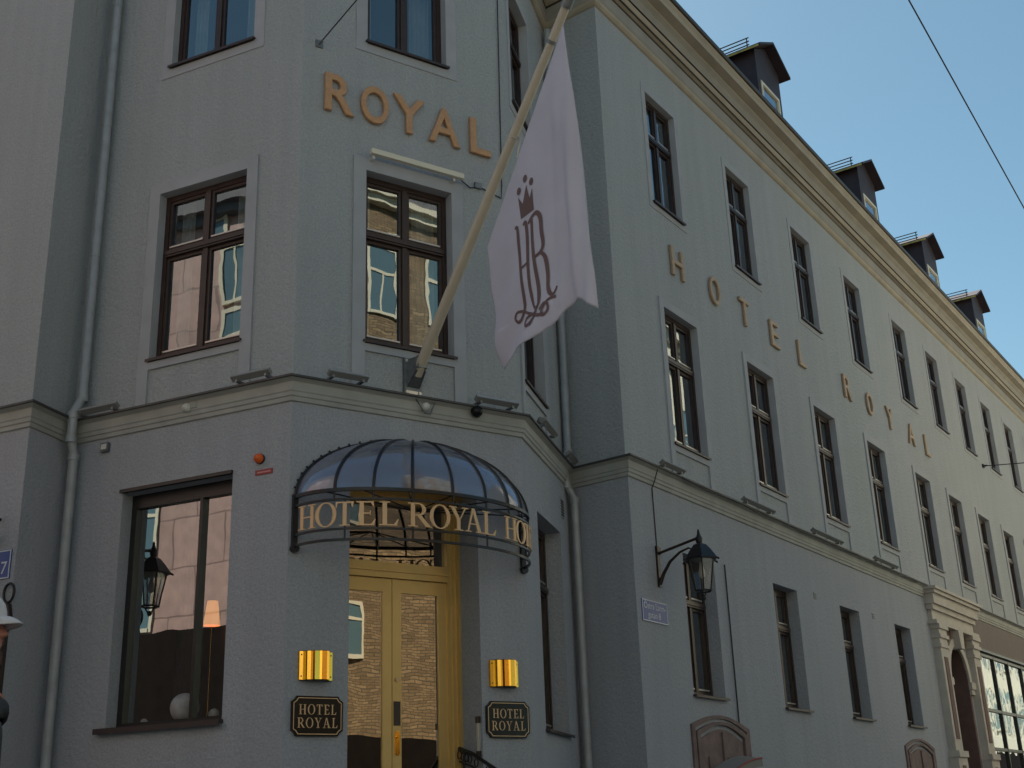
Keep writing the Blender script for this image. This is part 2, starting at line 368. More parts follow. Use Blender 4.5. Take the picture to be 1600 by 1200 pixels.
mb.build('rear_wall', 'wall', hotel)
for zz in (4.3, 8.5, 12.3, -.6):
    mb = MB(); pts = [corner(k, -.6) for k in range(-1, 7)] + [bk[2], bk[1], bk[0]]
    n_ = len(pts)
    mb.add([(p.x, p.y, zz+H) for p in pts], [tuple(range(n_))]); mb.build('floor_slab', 'floor_in', hotel)

# --- windows
def window(w_, h_, dep, pane='pane', surround=None, curt=((.0, .20), (.70, 1.)), blind=0., tr=.36, sill=True, side=.06, panel=0.):
    """frame origin at the lower left corner of the opening, on the wall plane"""
    fr = MB(); y0, y1 = dep, dep+.09; fwid = side
    fr.box(0, fwid, y0, y1, 0, h_); fr.box(w_-fwid, w_, y0, y1, 0, h_)
    fr.box(fwid, w_-fwid, y0, y1, h_-fwid-.01, h_); fr.box(fwid, w_-fwid, y0, y1, 0, fwid+.02)
    zt = h_*(1-tr); fr.box(fwid, w_-fwid, y0-.015, y1, zt-.05, zt+.05); fr.box(fwid, w_-fwid, y0-.035, y0-.0152, zt-.02, zt+.025); fr.box(fwid, w_-fwid, y0-.028, y0-.0153, zt-.048, zt-.03)
    c = w_/2; pn = MB()
    for za, zb in ((fwid+.02, zt-.05), (zt+.05, h_-fwid-.01)):
        fr.box(c-.035, c+.035, y0-.008, y1-.002, za, zb)
        for xa, xb in ((fwid, c-.035), (c+.035, w_-fwid)):
            cs = .04; ya, yb = y0+.016, y1-.012
            fr.box(xa, xa+cs, ya, yb, za, zb); fr.box(xb-cs, xb, ya, yb, za, zb)
            fr.box(xa+cs, xb-cs, ya, yb, za, za+cs+.01); fr.box(xa+cs, xb-cs, ya, yb, zb-cs, zb)
            yy = y0+.045; t1, t2 = random.uniform(-.004, .004), random.uniform(-.004, .004)
            pn.quad((xa+cs-.004, yy+t1, za+cs), (xb-cs+.004, yy-t1, za+cs), (xb-cs+.004, yy-t1+t2, zb-cs+.004), (xa+cs-.004, yy+t1+t2, zb-cs+.004))
            fr.box(xa+cs-.01, xb-cs+.01, y0+.002, y0+.0158, za+cs-.006, za+cs+.014, 1)
    o = fr.build('window', ['frame', 'bead'], hotel)
    pn.build('pane', pane, o, local=I4)
    if sill:
        s_ = MB(); s_.box(-.03, w_+.03, -.055, dep+.01, -.022, 0); s_.box(-.03, w_+.03, -.06, -.0552, -.035, 0)
        s_.build('sill', 'sillm', o, local=I4)
    if surround:
        sb = MB(); sw, dn, pr = surround
        sb.box(-sw, -.001, -pr, .004, -dn, h_+sw); sb.box(w_+.001, w_+sw, -pr, .004, -dn, h_+sw); sb.box(-.001, w_+.001, -pr, .004, h_+.001, h_+sw)
        if panel: sb.box(-.001, w_+.001, -pr, .004, -panel, -.036)
        else: sb.box(-.001, w_+.001, -pr, .004, -dn, -.036)
        sb.build('surround', 'smooth', o, local=I4)
    if curt:
        cu = MB()
        for x0, x1 in [(max(.06, w_*q[0]), min(w_-.06, w_*q[1])) for q in curt]:
            n_ = 22; ps = []
            for i in range(n_+1):
                t = i/n_; ps.append((x0+(x1-x0)*t, dep+.24+.03*math.sin(t*21+x0*9)))
            vs_ = [(x, y, z) for z in (0.0, h_-.02) for x, y in ps]
            cu.add(vs_, [(i, i+1, n_+2+i, n_+1+i) for i in range(n_)], 0, True)
        cu.build('curtain', 'curtain', o, local=I4)
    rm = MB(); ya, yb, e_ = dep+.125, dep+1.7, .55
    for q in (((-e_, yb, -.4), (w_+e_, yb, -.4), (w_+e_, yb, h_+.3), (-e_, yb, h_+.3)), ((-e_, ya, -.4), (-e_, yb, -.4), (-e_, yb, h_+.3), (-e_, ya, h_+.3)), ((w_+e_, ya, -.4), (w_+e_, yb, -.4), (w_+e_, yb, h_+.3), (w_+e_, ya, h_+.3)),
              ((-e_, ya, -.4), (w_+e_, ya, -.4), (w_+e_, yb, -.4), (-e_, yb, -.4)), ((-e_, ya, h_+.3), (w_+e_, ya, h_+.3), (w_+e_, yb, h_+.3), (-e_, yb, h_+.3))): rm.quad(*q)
    rm.build('room_backing', 'room_backing', o, local=I4)  # closed dark box added behind the window to shut out bright interior walls
    if blind:
        bl = MB()
        for i in range(int(h_*blind/.05)): zz = h_-.08-.05*i; bl.quad((.07, dep+.15, zz), (w_-.07, dep+.15, zz), (w_-.07, dep+.175, zz-.042), (.07, dep+.175, zz-.042))
        bl.build('blind', 'bulb', o, local=I4)
    return o
def place(o, k, u, z, off): o.matrix_basis = frame(k, u, z, off); return o
place(window(1.34, 2.25, .10, surround=(.16, .60, .028), panel=.13), 2, 1.08, 5.45, UP)
place(window(1.32, 2.02, .10, surround=(.16, .16, .012)), 2, 1.10, 9.60, UP)
place(window(1.21, 2.27, .12, surround=(.17, .60, .028), panel=.13), 3, .90, 5.45, UP)
place(window(1.17, 2.03, .12, surround=(.16, .16, .012)), 3, .91, 9.62, UP)
place(window(1.14, 2.27, .12, surround=(.13, .60, .028), panel=.13), 4, .42, 5.45, UP)
place(window(1.10, 2.03, .12, surround=(.13, .16, .012)), 4, .36, 9.62, UP)
place(window(1.30, 2.67, .22, tr=.3), 4, .68, 1.10, 0)
CV = [dict(), dict(curt=((0., .12), (.82, 1.))), dict(curt=((0., .34), (.62, 1.))), dict(blind=.42), dict(curt=((.0, .45), (.50, 1.)))]
A2 = [window(1.15, 2.24, .10, 'pane_side', surround=(.14, .56, .028), panel=.13, **c) for c in CV[:4]]
A3 = [window(1.045, 2.08, .10, 'pane_side', surround=(.13, .13, .012), **c) for c in (CV[0], CV[2], CV[4], CV[1])]
SEQ2 = [0, 1, 2, 0, 3, 2, 1, 0, 2, 3, 0, 1, 2, 0]; SEQ3 = [0, 1, 3, 2, 0, 1, 0, 3, 1, 2, 0, 1, 0, 3]; used = set()
a1 = window(1.03, 2.02, .20, 'pane_side', tr=.33)
for i, u in enumerate(U3):
    for src, u_, z_ in ((A2[SEQ2[i]], u+.02, ROW2[0]-.04), (A3[SEQ3[i]], u, 9.52)):
        first = src.name not in used; used.add(src.name)
        if not first: copy_tree(src, hotel, frame(6, u_, z_, UP))
        else: place(src, 6, u_, z_, UP)
for i, (a, b) in enumerate(U1):
    if i: copy_tree(a1, hotel, frame(6, a, 1.68, 0))
    else: place(a1, 6, a, 1.68, 0)

# --- big lobby window, facade 2
W_, H_ = 1.57, 2.65
fr = MB(); dp = .17
fr.box(0, .075, dp, dp+.1, 0, H_); fr.box(W_-.05, W_, dp, dp+.1, 0, H_); fr.box(.075, W_-.05, dp, dp+.1, H_-.16, H_); fr.box(.075, W_-.05, dp, dp+.1, 0, .06)
fr.box(1.00, 1.04, dp-.005, dp+.09, .06, H_-.16); fr.box(-.03, W_+.0, -.03, .02, H_+.0, H_+.04)
bw = fr.build('window', 'shopf', hotel, frame(2, .86, 1.17, 0))
pn = MB(); pn.quad((.07, dp+.05, .06), (1.00, dp+.052, .06), (1.00, dp+.052, H_-.16), (.07, dp+.05, H_-.16)); pn.quad((1.04, dp+.05, .06), (W_-.05, dp+.05, .06), (W_-.05, dp+.05, H_-.16), (1.04, dp+.05, H_-.16))
pn.build('pane', 'pane_big', bw, local=I4)
s_ = MB(); s_.box(-.10, W_+.02, -.07, dp+.01, -.035, 0); s_.box(-.10, W_+.02, -.08, -.0702, -.06, .0); s_.build('sill', 'sillm', bw, local=I4)
s_ = MB(); s_.box(.02, W_-.02, dp+.12, dp+.75, -.02, .045); s_.build('inner_ledge', 'dark', bw, local=I4)
cu = MB()
for x0, x1 in ((.05, .42),):
    n_ = 30; ps = [(x0+(x1-x0)*i/n_, dp+.85+.03*math.sin(i*1.3)) for i in range(n_+1)]
    cu.add([(x, y, z) for z in (.04, H_) for x, y in ps], [(i, i+1, n_+2+i, n_+1+i) for i in range(n_)], 0, True)
cu.build('curtain', 'curtain_d', bw, local=I4)
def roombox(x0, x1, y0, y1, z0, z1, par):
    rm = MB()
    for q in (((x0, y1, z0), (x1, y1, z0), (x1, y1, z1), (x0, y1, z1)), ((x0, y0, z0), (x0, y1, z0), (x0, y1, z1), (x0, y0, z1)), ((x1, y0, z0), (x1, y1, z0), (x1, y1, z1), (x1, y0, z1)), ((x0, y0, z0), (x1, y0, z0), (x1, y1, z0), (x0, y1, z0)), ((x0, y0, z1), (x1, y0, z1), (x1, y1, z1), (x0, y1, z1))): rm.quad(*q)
    rm.build('room_backing', 'room_backing', par, local=I4)  # added dark box, keeps lobby and door glass from showing lit walls
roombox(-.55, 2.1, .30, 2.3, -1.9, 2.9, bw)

# --- entrance door, facade 3
dz0 = -.6
dr = MB(); y = .50
ux0, ux1 = .78, 2.22                        # leaves between
dr.box(.721, ux0, y-.02, y+.1, dz0, 3.755); dr.box(ux1, 2.369, y-.03, y+.1, dz0, 3.755)
dr.box(ux1+.05, ux1+.075, y-.05, y-.0302, dz0, 3.755); dr.box(2.33, 2.369, y-.08, y-.0301, dz0, 3.755)
dr.box(ux0, ux1, y-.04, y+.08, 2.76, 2.94); dr.box(ux0, ux1, y-.055, y-.0402, 2.83, 2.845); dr.box(ux0, ux1, y, y+.08, 3.66, 3.755)
df = dr.build('entrance_door', 'gold', hotel, frame(3))
tg = MB(); tg.quad((ux0, y+.03, 2.94), (ux1, y+.03, 2.94), (ux1, y+.03, 3.66), (ux0, y+.03, 3.66)); tg.build('transom_pane', 'pane_door', df, local=I4)
mid = 1.50
for (a, b, hinge) in ((ux0, mid-.003, 0), (mid+.003, ux1-.0, 1)):
    lf = MB(); st = .115
    lf.box(a+.001, a+st, y+.0, y+.05, dz0, 2.755); lf.box(b-st, b-.001, y+.0, y+.05, dz0, 2.755)
    lf.box(a+st, b-st, y, y+.05, 2.60, 2.755); lf.box(a+st, b-st, y, y+.05, dz0, dz0+.3)
    l_ = lf.build('door_leaf', 'gold', df, local=I4)
dg = MB()
for (a, b) in ((ux0+.11, mid-.113), (mid+.113, ux1-.11)): dg.quad((a, y+.02, dz0+.3), (b, y+.02, dz0+.3), (b, y+.02, 2.60), (a, y+.02, 2.60))
dg.build('door_pane', 'pane_door', df, local=I4); roombox(.3, 2.8, .63, 3.2, -1.0, 4.0, df)
hd = MB(); hd.box(mid+.02, mid+.10, y-.012, y-.0002, 1.12, 1.38, 0); hd.prism([(mid+.035, .82), (mid+.05, .80), (mid+.075, .80), (mid+.09, .82), (mid+.09, 1.04), (mid+.075, 1.06), (mid+.05, 1.06), (mid+.035, 1.04)], y-.014, y-.0003, 1)
hd.tube([(mid+.0625, y-.03, 1.0), (mid+.0625, y, 1.0)], .018, 12, 1); hd.tube([(mid+.06, y-.02, 1.62), (mid+.06, y, 1.62)], .024, 14, 2)
hd.build('handle', ['frame', 'brass', 'sign_gold'], df, local=I4)
cl = MB(); cl.quad((.721, .001, 3.757), (2.369, .001, 3.757), (2.369, .62, 3.757), (.721, .62, 3.757)); cl.build('door_soffit', 'gold', df, local=Matrix.Translation((0, 0, -.004)))
st_ = MB(); st_.box(.0, 3.0, -.9, .6, -1.3, -.62); st_.box(-.15, 3.1, -1.25, -.9, -1.3, -.80); st_.box(-.3, 3.2, -1.6, -1.25, -1.3, -.98)
st_.build('entrance_steps', 'kerb', hotel, frame(3))
# cellar doors, arched
for (ua, ub, zt) in ((1.29, 3.18, 1.27), (10.5, 12.4, 1.27)):
    o = None
    for i, (e, pr, mm) in enumerate(((0, .03, 'cellar'), (.12, .045, 'cellar'), (.26, .02, 'cellar'))):
        pb = MB(); xa, xb = ua+e, ub-e; ar = .16; n_ = 14
        top = [(xa+(xb-xa)*i_/n_, zt-e*.75+ar*math.sin(math.pi*i_/n_)) for i_ in range(n_+1)]
        if i < 2:
            w2 = .10; inn = [(xa+w2+(xb-xa-2*w2)*i_/n_, zt-e*.75-.045+ar*math.sin(math.pi*i_/n_)) for i_ in range(n_+1)]
            for j in range(n_): pb.prism([inn[j], inn[j+1], top[j+1], top[j]], -pr, .01)
            pb.prism([(xa, -1.3), (xa+w2, -1.3), inn[0], top[0]], -pr, .01); pb.prism([(xb-w2, -1.3), (xb, -1.3), top[-1], inn[-1]], -pr, .01)
        else:
            pb.prism([(xa, -1.3), (xb, -1.3)] + top[::-1], -pr, .01)
            c_ = (xa+xb)/2; pb.box(c_-.02, c_+.02, -pr-.025, -pr, .2, 1.2)
            for s in (-1, 1): pb.box(min(c_+s*.12, c_+s*.5), max(c_+s*.12, c_+s*.5), -pr-.02, -pr, .7, .85)
        if o is None: o = pb.build('cellar_door', mm, hotel, frame(6))
        else: pb.build('door_panel' if i == 2 else 'moulding', mm, o, local=I4)
# --- stone portal
pt = MB()
def archpts(c, r, zs, n=20): return [(c-r*math.cos(math.pi*i/n), zs+r*1.05*math.sin(math.pi*i/n)) for i in range(n+1)]
ap = archpts(15.12, .72, 2.86)
pt.box(13.42, 16.75, -.10, .0, 4.05, 4.28); pt.box(13.36, 16.8, -.16, .0, 4.28, 4.40); pt.box(13.30, 16.88, -.22, .0, 4.40, 4.62); pt.box(13.24, 16.96, -.28, .0, 4.62, 4.70); pt.box(13.18, 17.02, -.33, .0, 4.70, 4.765); pt.box(13.36, 16.82, -.20, .0, 3.96, 4.05)
for cx in (13.78, 16.46):
    pt.box(cx-.28, cx+.28, -.16, .0, 1.25, 3.45); pt.box(cx-.31, cx+.31, -.19, .0, 3.45, 3.52); pt.box(cx-.29, cx+.29, -.17, .0, 3.52, 3.66); pt.box(cx-.33, cx+.33, -.21, .0, 3.66, 3.74); pt.box(cx-.30, cx+.30, -.18, .0, 3.74, 3.86); pt.box(cx-.34, cx+.34, -.22, .0, 3.86, 3.96)
    pt.box(cx-.36, cx+.36, -.24, 0, 1.12, 1.25); pt.box(cx-.34, cx+.34, -.2, 0, -1.3, 1.12)
pt.prism([(15.0, 3.55), (15.24, 3.55), (15.32, 3.96), (14.92, 3.96)], -.22, .0)
for s in (-1, 1):
    pt.box(min(15.12+s*.72, 15.12+s*1.06), max(15.12+s*.72, 15.12+s*1.06), -.10, .0, 2.70, 2.86); pt.box(min(15.12+s*.74, 15.12+s*1.04), max(15.12+s*.74, 15.12+s*1.04), -.07, .0, 2.58, 2.70)
ou = archpts(15.12, .90, 2.86)
for j in range(20): pt.prism([ap[j], ap[j+1], ou[j+1], ou[j]], -.07, .0)
po = pt.build('portal', 'stone', hotel, frame(6))
pb = MB()
sp = [(14.30, 2.86)] + ap + [(15.95, 2.86)]
for j in range(len(ap)-1): pb.prism([ap[j], ap[j+1], (ap[j+1][0], 3.70), (ap[j][0], 3.70)], -.02, .6)
pb.box(14.29, 14.40, -.02, .6, -1.3, 3.70); pb.box(15.84, 15.96, -.02, .6, -1.3, 3.70); pb.box(14.07, 16.17, -.03, -.001, 3.70, 3.96)
pb.build('spandrel', 'stone_r', po, local=I4)
for cx in (13.78, 16.46): pb = MB(); pb.box(cx-.13, cx+.13, -.175, -.161, 1.5, 3.25); pb.build('pilaster_panel', 'stone_r', po, local=I4)
for cx in (13.78, 16.46):
    pb = MB(); pb.prism([(cx-.12, -.2), (cx+.12, -.2), (cx+.12, .1), (cx+.03, .35), (cx+.12, .6), (cx+.12, .95), (cx-.12, .95), (cx-.12, .6), (cx-.03, .35), (cx-.12, .1)], -.215, -.201); pb.build('plinth_panel', 'stone_r', po, local=I4)
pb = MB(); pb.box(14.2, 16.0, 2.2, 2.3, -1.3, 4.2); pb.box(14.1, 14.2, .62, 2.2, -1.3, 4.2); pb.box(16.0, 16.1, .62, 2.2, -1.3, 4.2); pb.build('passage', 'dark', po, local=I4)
# --- shopfront
sf = MB(); x = 17.3; xs = [17.3+1.45*i for i in range(16)]
for xx in xs: sf.box(xx, xx+.06, .02, .12, -.9, 3.74)
for zz in (3.64, 2.30, 1.38, -.9): sf.box(17.3, 39.5, .025, .115, zz, zz+.07)
sf.box(17.2, 39.5, -.04, .01, 3.74, 3.80)
sh = sf.build('shopfront', 'shopf', hotel, frame(6))
pn = MB(); pn.quad((17.3, .07, -.9), (39.5, .07, -.9), (39.5, .07, 3.7), (17.3, .07, 3.7)); pn.build('pane', 'pane_side', sh, local=I4)
cu = MB(); n_ = 260; ps = [(17.4+22*i/n_, .28+.05*math.sin(i*1.7)+.02*math.sin(i*.61)) for i in range(n_+1)]
cu.add([(x, y, z) for z in (1.75, 3.7) for x, y in ps], [(i, i+1, n_+2+i, n_+1+i) for i in range(n_)], 0, True); cu.build('curtain', 'creamw', sh, local=I4)
fb = MB(); fb.box(17.08, 39.6, -.03, .0, 3.80, 4.52); fb.build('fascia_board', 'brownf', sh, local=I4)
# --- dormers
def dormer():
    b = MB(); hw, zt, za = .66, 2.34, 2.70     # origin at the roof edge, z = 13.55
    # body: front wall, cheeks running back into the roof
    b.prism([(-hw, -.1), (-.5, -.1), (-.5, zt), (-hw, zt)], 0, .08); b.prism([(.5, -.1), (hw, -.1), (hw, zt), (.5, zt)], 0, .08)
    b.prism([(-.5, 1.62), (.5, 1.62), (.5, zt), (-.5, zt)], 0, .08); b.prism([(-hw, zt), (hw, zt), (0, za)], 0, .08)
    for s in (-1, 1): b.box(min(s*hw, s*(hw-.05)), max(s*hw, s*(hw-.05)), .08, 3.2, -.1, zt)
    d = b.build('dormer', 'roofside', hotel)
    r = MB(); ov = .19; sl_ = (za-zt)/hw
    for s in (-1, 1):
        xa, za_ = s*(hw+ov), zt-sl_*ov+.02
        vs_ = [(0, -.22, za+.03), (xa, -.22, za_), (xa, 3.6, za_), (0, 3.6, za+.03), (0, -.22, za+.09), (xa, -.22, za_+.06), (xa, 3.6, za_+.06), (0, 3.6, za+.09)]
        r.add(vs_, [(0, 1, 2, 3), (4, 7, 6, 5), (0, 4, 5, 1), (1, 5, 6, 2), (2, 6, 7, 3), (3, 7, 4, 0)])
    r.build('dormer_roof', 'roofside', d, local=I4)
    e = MB(); xa = -(hw+ov); e.box(xa-.012, xa-.002, -.18, 3.4, zt-sl_*ov+.0, zt-sl_*ov+.05); e.build('eave_trim', 'eave_y', d, local=I4)
    f = MB(); f.box(-.5, -.43, -.02, .06, .2, 1.62); f.box(.43, .5, -.02, .06, .2, 1.62); f.box(-.43, .43, -.02, .06, 1.55, 1.62); f.box(-.43, .43, -.02, .06, .2, .28)
    f.build('window_frame', 'dframe', d, local=I4)
    p = MB(); p.quad((-.43, .02, .28), (.43, .02, .28), (.43, .02, 1.55), (-.43, .02, 1.55)); p.build('pane', 'pane_dorm', d, local=I4)
    g = MB(); xr = -(hw+.13)
    for zz in (.06, .15, .24): g.tube([(xr, .05, zt+zz), (xr, 2.9, zt+zz)], .014, 6)
    for yy in (.1, 1.0, 1.9, 2.8): g.tube([(xr, yy, zt-.06), (xr, yy, zt+.25)], .013, 6)
    g.tube([(.55, .2, zt+.2), (.95, .2, zt+.16)], .015, 6); g.tube([(.55, .5, zt+.2), (.95, .5, zt+.16)], .015, 6)
    g.build('roof_rail', 'iron', d, local=I4)
    return d
M['pane_dorm'] = glass('dormer glass', .35, 1.8, tint=(.5, .52, .55), gcol=(.9, .95, 1), wav=0)
dm = dormer()
for i, u in enumerate((8.28, 14.75, 20.2, 25.5)):
    if i: copy_tree(dm, hotel, frame(6, u, 13.62, -.28))
    else: dm.matrix_basis = frame(6, u, 13.62, -.28)

# ------------------------------------------------------------------ lettering
def ell(cx, cy, rx, ry, n, a0=0., a1=360.): return [(cx+rx*math.cos(R(a0+(a1-a0)*i/n)), cy+ry*math.sin(R(a0+(a1-a0)*i/n))) for i in range(n+1)]
def ring(cx, cy, rx, ry, ix, iy, n=28, a0=0, a1=360, icx=None):
    o, i = ell(cx, cy, rx, ry, n, a0, a1), ell(icx if icx is not None else cx, cy, ix, iy, n, a0, a1)
    return [[i[j], o[j], o[j+1], i[j+1]] for j in range(n)]
def Rc(x0, y0, x1, y1): return [(x0, y0), (x1, y0), (x1, y1), (x0, y1)]
SER = {   # unit height, (pieces, width)
    'H': ([Rc(.12, 0, .26, 1), Rc(.60, 0, .74, 1), Rc(.26, .47, .60, .52), Rc(.02, 0, .36, .045), Rc(.02, .955, .36, 1), Rc(.50, 0, .84, .045), Rc(.50, .955, .84, 1)], .86),
    'O': (ring(.42, .5, .41, .52, .27, .475), .84),
    'T': ([Rc(.29, 0, .43, 1), Rc(.04, .945, .68, 1), Rc(.18, 0, .54, .045), [(.04, .945), (.04, .76), (.07, .76), (.12, .945)], [(.68, .945), (.65, .76), (.62, .76), (.57, .945)][::-1]], .72),
    'E': ([Rc(.12, 0, .26, 1), Rc(.02, 0, .60, .055), Rc(.02, .945, .58, 1), Rc(.26, .48, .48, .53), [(.60, .055), (.64, .25), (.61, .25), (.50, .055)], [(.58, .945), (.59, .78), (.56, .78), (.48, .945)][::-1], Rc(.45, .41, .48, .60)], .66),
    'L': ([Rc(.12, 0, .26, 1), Rc(.02, 0, .58, .055), Rc(.02, .955, .36, 1), [(.58, .055), (.63, .27), (.60, .27), (.48, .055)]], .64),
    'R': ([Rc(.12, 0, .26, 1), Rc(.02, 0, .36, .045), Rc(.02, .945, .40, 1), Rc(.26, .47, .40, .515)] + ring(.38, .7325, .27, .2675, .14, .215, 16, -90, 90) + [[(.33, .47), (.49, .47), (.80, .03), (.64, .0)], Rc(.62, 0, .84, .03)], .82),
    'Y': ([Rc(.33, 0, .47, .46), Rc(.22, 0, .58, .045), [(.33, .46), (.47, .46), (.23, .97), (.07, .97)], [(.42, .40), (.47, .46), (.72, .97), (.65, .97)], Rc(0, .955, .32, 1), Rc(.54, .955, .82, 1)], .82),
    'A': ([[(.34, 1.02), (.46, 1.02), (.76, .03), (.60, .03)], [(.34, 1.02), (.40, .92), (.17, .03), (.11, .03)], Rc(.24, .33, .60, .375), Rc(0, 0, .28, .045), Rc(.50, 0, .88, .045)], .88)}
def letter_mesh(mb, ch, fmap, th, mi=0):
    """fmap(x, y, d) -> point, d outwards; pieces get slightly different thickness so no faces coincide"""
    for i, p in enumerate(SER[ch][0]):
        t = th + (i % 7)*.0006 if len(p) == 4 and ch not in 'O' else th
        n = len(p); vs_ = [fmap(x, y, 0) for x, y in p] + [fmap(x, y, t) for x, y in p]
        mb.add(vs_, [tuple(range(n)), tuple(range(2*n-1, n-1, -1))] + [(j, (j+1) % n, n+(j+1) % n, n+j) for j in range(n)], mi)
def text_mesh(ch, size, ext, bev, off=0., shear=0):
    cu = bpy.data.curves.new('txt', 'FONT'); cu.body = ch; cu.size = size; cu.extrude = ext; cu.bevel_depth = bev; cu.bevel_resolution = 2
    cu.align_x = 'CENTER'; cu.offset = off; cu.resolution_u = 8
    o = bpy.data.objects.new('txt', cu); C.objects.link(o); bpy.context.view_layer.update()
    me = bpy.data.meshes.new_from_object(o.evaluated_get(bpy.context.evaluated_depsgraph_get())); bpy.data.objects.remove(o); bpy.data.curves.remove(cu)
    return me
ORD = ['first', 'second', 'third', 'fourth', 'fifth']
def wall_letter(ch, k, u0, u1, z0, z1, off, ext, bev, mat_, label, group, thick=.0, round_=True):
    me = text_mesh(ch, 1., 0.02, .0, thick)
    xs = [v.co.x for v in me.vertices]; ys = [v.co.y for v in me.vertices]
    sx = (u1-u0)/(max(xs)-min(xs)); sy = (z1-z0)/(max(ys)-min(ys)); bpy.data.meshes.remove(me)
    me = text_mesh(ch, 1., ext/ sy, bev/sy, thick)
    cx, cy_ = (max(xs)+min(xs))/2, min(ys)
    for v in me.vertices: v.co = Vector(((v.co.x-cx)*sx, -v.co.z*sy, (v.co.y-cy_)*sy))
    me.materials.clear(); me.materials.append(M[mat_])
    for p in me.polygons: p.use_smooth = False
    o = bpy.data.objects.new('letter_'+ch.lower(), me); C.objects.link(o); o.matrix_basis = frame(k, (u0+u1)/2, z0, off)
    return tag(o, label, 'letter', group)
for ch, a, b in (('R', .33, .69), ('O', .82, 1.19), ('Y', 1.29, 1.70), ('A', 1.80, 2.23), ('L', 2.42, 2.71)):
    wall_letter(ch, 3, a, b, 8.42, 8.93, UP+.035, .012, .014, 'copper', 'large gilt letter %s of the word ROYAL above the flagpole window' % ch, 'gilt ROYAL letters on the corner facade', .0)
for n_, (ch, a) in enumerate((('H', 2.0), ('O', 3.40), ('T', 4.64), ('E', 5.99), ('L', 7.34), ('R', 9.83), ('O', 11.24), ('Y', 12.60), ('A', 14.14), ('L', 15.47))):
    word = 'HOTEL' if n_ < 5 else 'ROYAL'
    wall_letter(ch, 6, a, a+{'H': .40, 'O': .38, 'T': .36, 'E': .34, 'L': .30, 'R': .38, 'Y': .38, 'A': .42}[ch], 8.37, 8.87, UP+.03, .012, .016, 'copper_b',
                'ochre letter %s of the word %s on the long street facade' % (ch, word), 'ochre letters along the street facade', -.012)

# ------------------------------------------------------------------ canopy
cn = empty('entrance_canopy', frame(3, 1.52, 2.88, 0), 'domed black iron and smoked glass canopy lettered HOTEL ROYAL over the entrance', 'canopy')
CW, CD, CZ, CH = 1.46, .86, .56, .80
def rim(th, z, out=0.): return Vector((-(CW+out)*math.cos(th), -(CD+out)*math.sin(th), z))
thr = [34, 54, 72, 91, 109, 125, 140, 158]
f = MB()
for z, r_ in ((CZ, .026), (CZ-.105, .016), (CZ-.425, .016), (CZ-.54, .018)):
    f.tube([rim(R(t), z) for t in range(0, 181, 5)], r_, 6, sq=True)
for s in (-1, 1): f.box(min(s*CW-.03, s*CW+.03), max(s*CW-.03, s*CW+.03), -.045, .005, -.0, CZ+.03)
for s in (-1, 1): f.tube([(s*CW, -.06, .0), (s*CW, -.02, .0)], .05, 10)
for t in thr: f.tube([rim(R(t), CZ), rim(R(t), CZ-.105)], .012, 5)
for t in (72, 109, 40, 145): f.tube([rim(R(t), CZ-.105), rim(R(t), CZ-.54)], .011, 5)
f.build('frame', 'iron', cn, local=I4)
def dome(th, ph): return Vector((-CW*math.cos(th)*math.cos(ph), -CD*math.sin(th)*math.cos(ph), CZ+CH*math.sin(ph)))
def dome2(th, ph, k=1.0):    # ribs spring from the rim and meet at the top of the wall arc
    b = rim(th, CZ)*1.0; p = Vector((b.x*math.cos(ph), b.y*math.cos(ph), CZ+CH*math.sin(ph))); p.x *= k; p.y *= k; return p
for t in thr:
    f = MB(); f.tube([dome2(R(t), R(p)) for p in range(0, 91, 6)], .019, 6, sq=True); f.build('rib', 'iron', cn, local=I4)
f = MB(); f.tube([Vector((-CW*math.cos(R(a)), -.02, CZ+CH*math.sin(R(a)))) for a in range(0, 181, 5)], .016, 6)
for a in range(8, 176, 6): f.tube([Vector((-CW*math.cos(R(a)), -.02, CZ+CH*math.sin(R(a)))), Vector((-(CW+.03)*math.cos(R(a)), -.02, CZ+(CH+.035)*math.sin(R(a))))], .012, 5)
f.build('wall_arch', 'iron', cn, local=I4)
g = MB(); NT, NP = 60, 16
g.add([dome2(math.pi*i/NT, math.pi/2*j/NP, .99) for i in range(NT+1) for j in range(NP+1)], [(i*(NP+1)+j, (i+1)*(NP+1)+j, (i+1)*(NP+1)+j+1, i*(NP+1)+j+1) for i in range(NT) for j in range(NP)], 0, True)
g.build('glass_dome', 'canopy', cn, local=I4)
f = MB()
for a in range(30, 151, 20): f.tube([rim(R(a), CZ-.02)*1.0, Vector((0, -.03, CZ+.0))], .009, 5)
f.build('inner_strut', 'iron', cn, local=I4)
for ch, th, wd in (('H', 16.5, .27), ('O', 29.5, .27), ('T', 40, .24), ('E', 50.5, .24), ('L', 61, .24), ('R', 74.5, .29), ('O', 84.0, .28), ('Y', 93, .27), ('A', 101, .28), ('L', 109.5, .24), ('H', 125, .28), ('O', 135, .28), ('T', 144.5, .26), ('E', 153, .25), ('L', 162, .25)):
    mb = MB(); wu = SER[ch][1]; hh = .27
    p0 = rim(R(th), CZ-.105-.295); tg_ = Vector((CW*math.sin(R(th)), -CD*math.cos(R(th)), 0)).normalized(); nr = Vector((tg_.y, -tg_.x, 0))
    if nr.y > 0 and abs(nr.y) > .01: nr = -nr
    sc = wd*.9/wu
    letter_mesh(mb, ch, lambda x, y, d: p0 + tg_*((x-wu/2)*sc) + Vector((0, 0, y*hh*.96)) + nr*(.012+d), .014)
    mb.build('letter_'+ch.lower(), 'sign_gold', cn, local=I4)

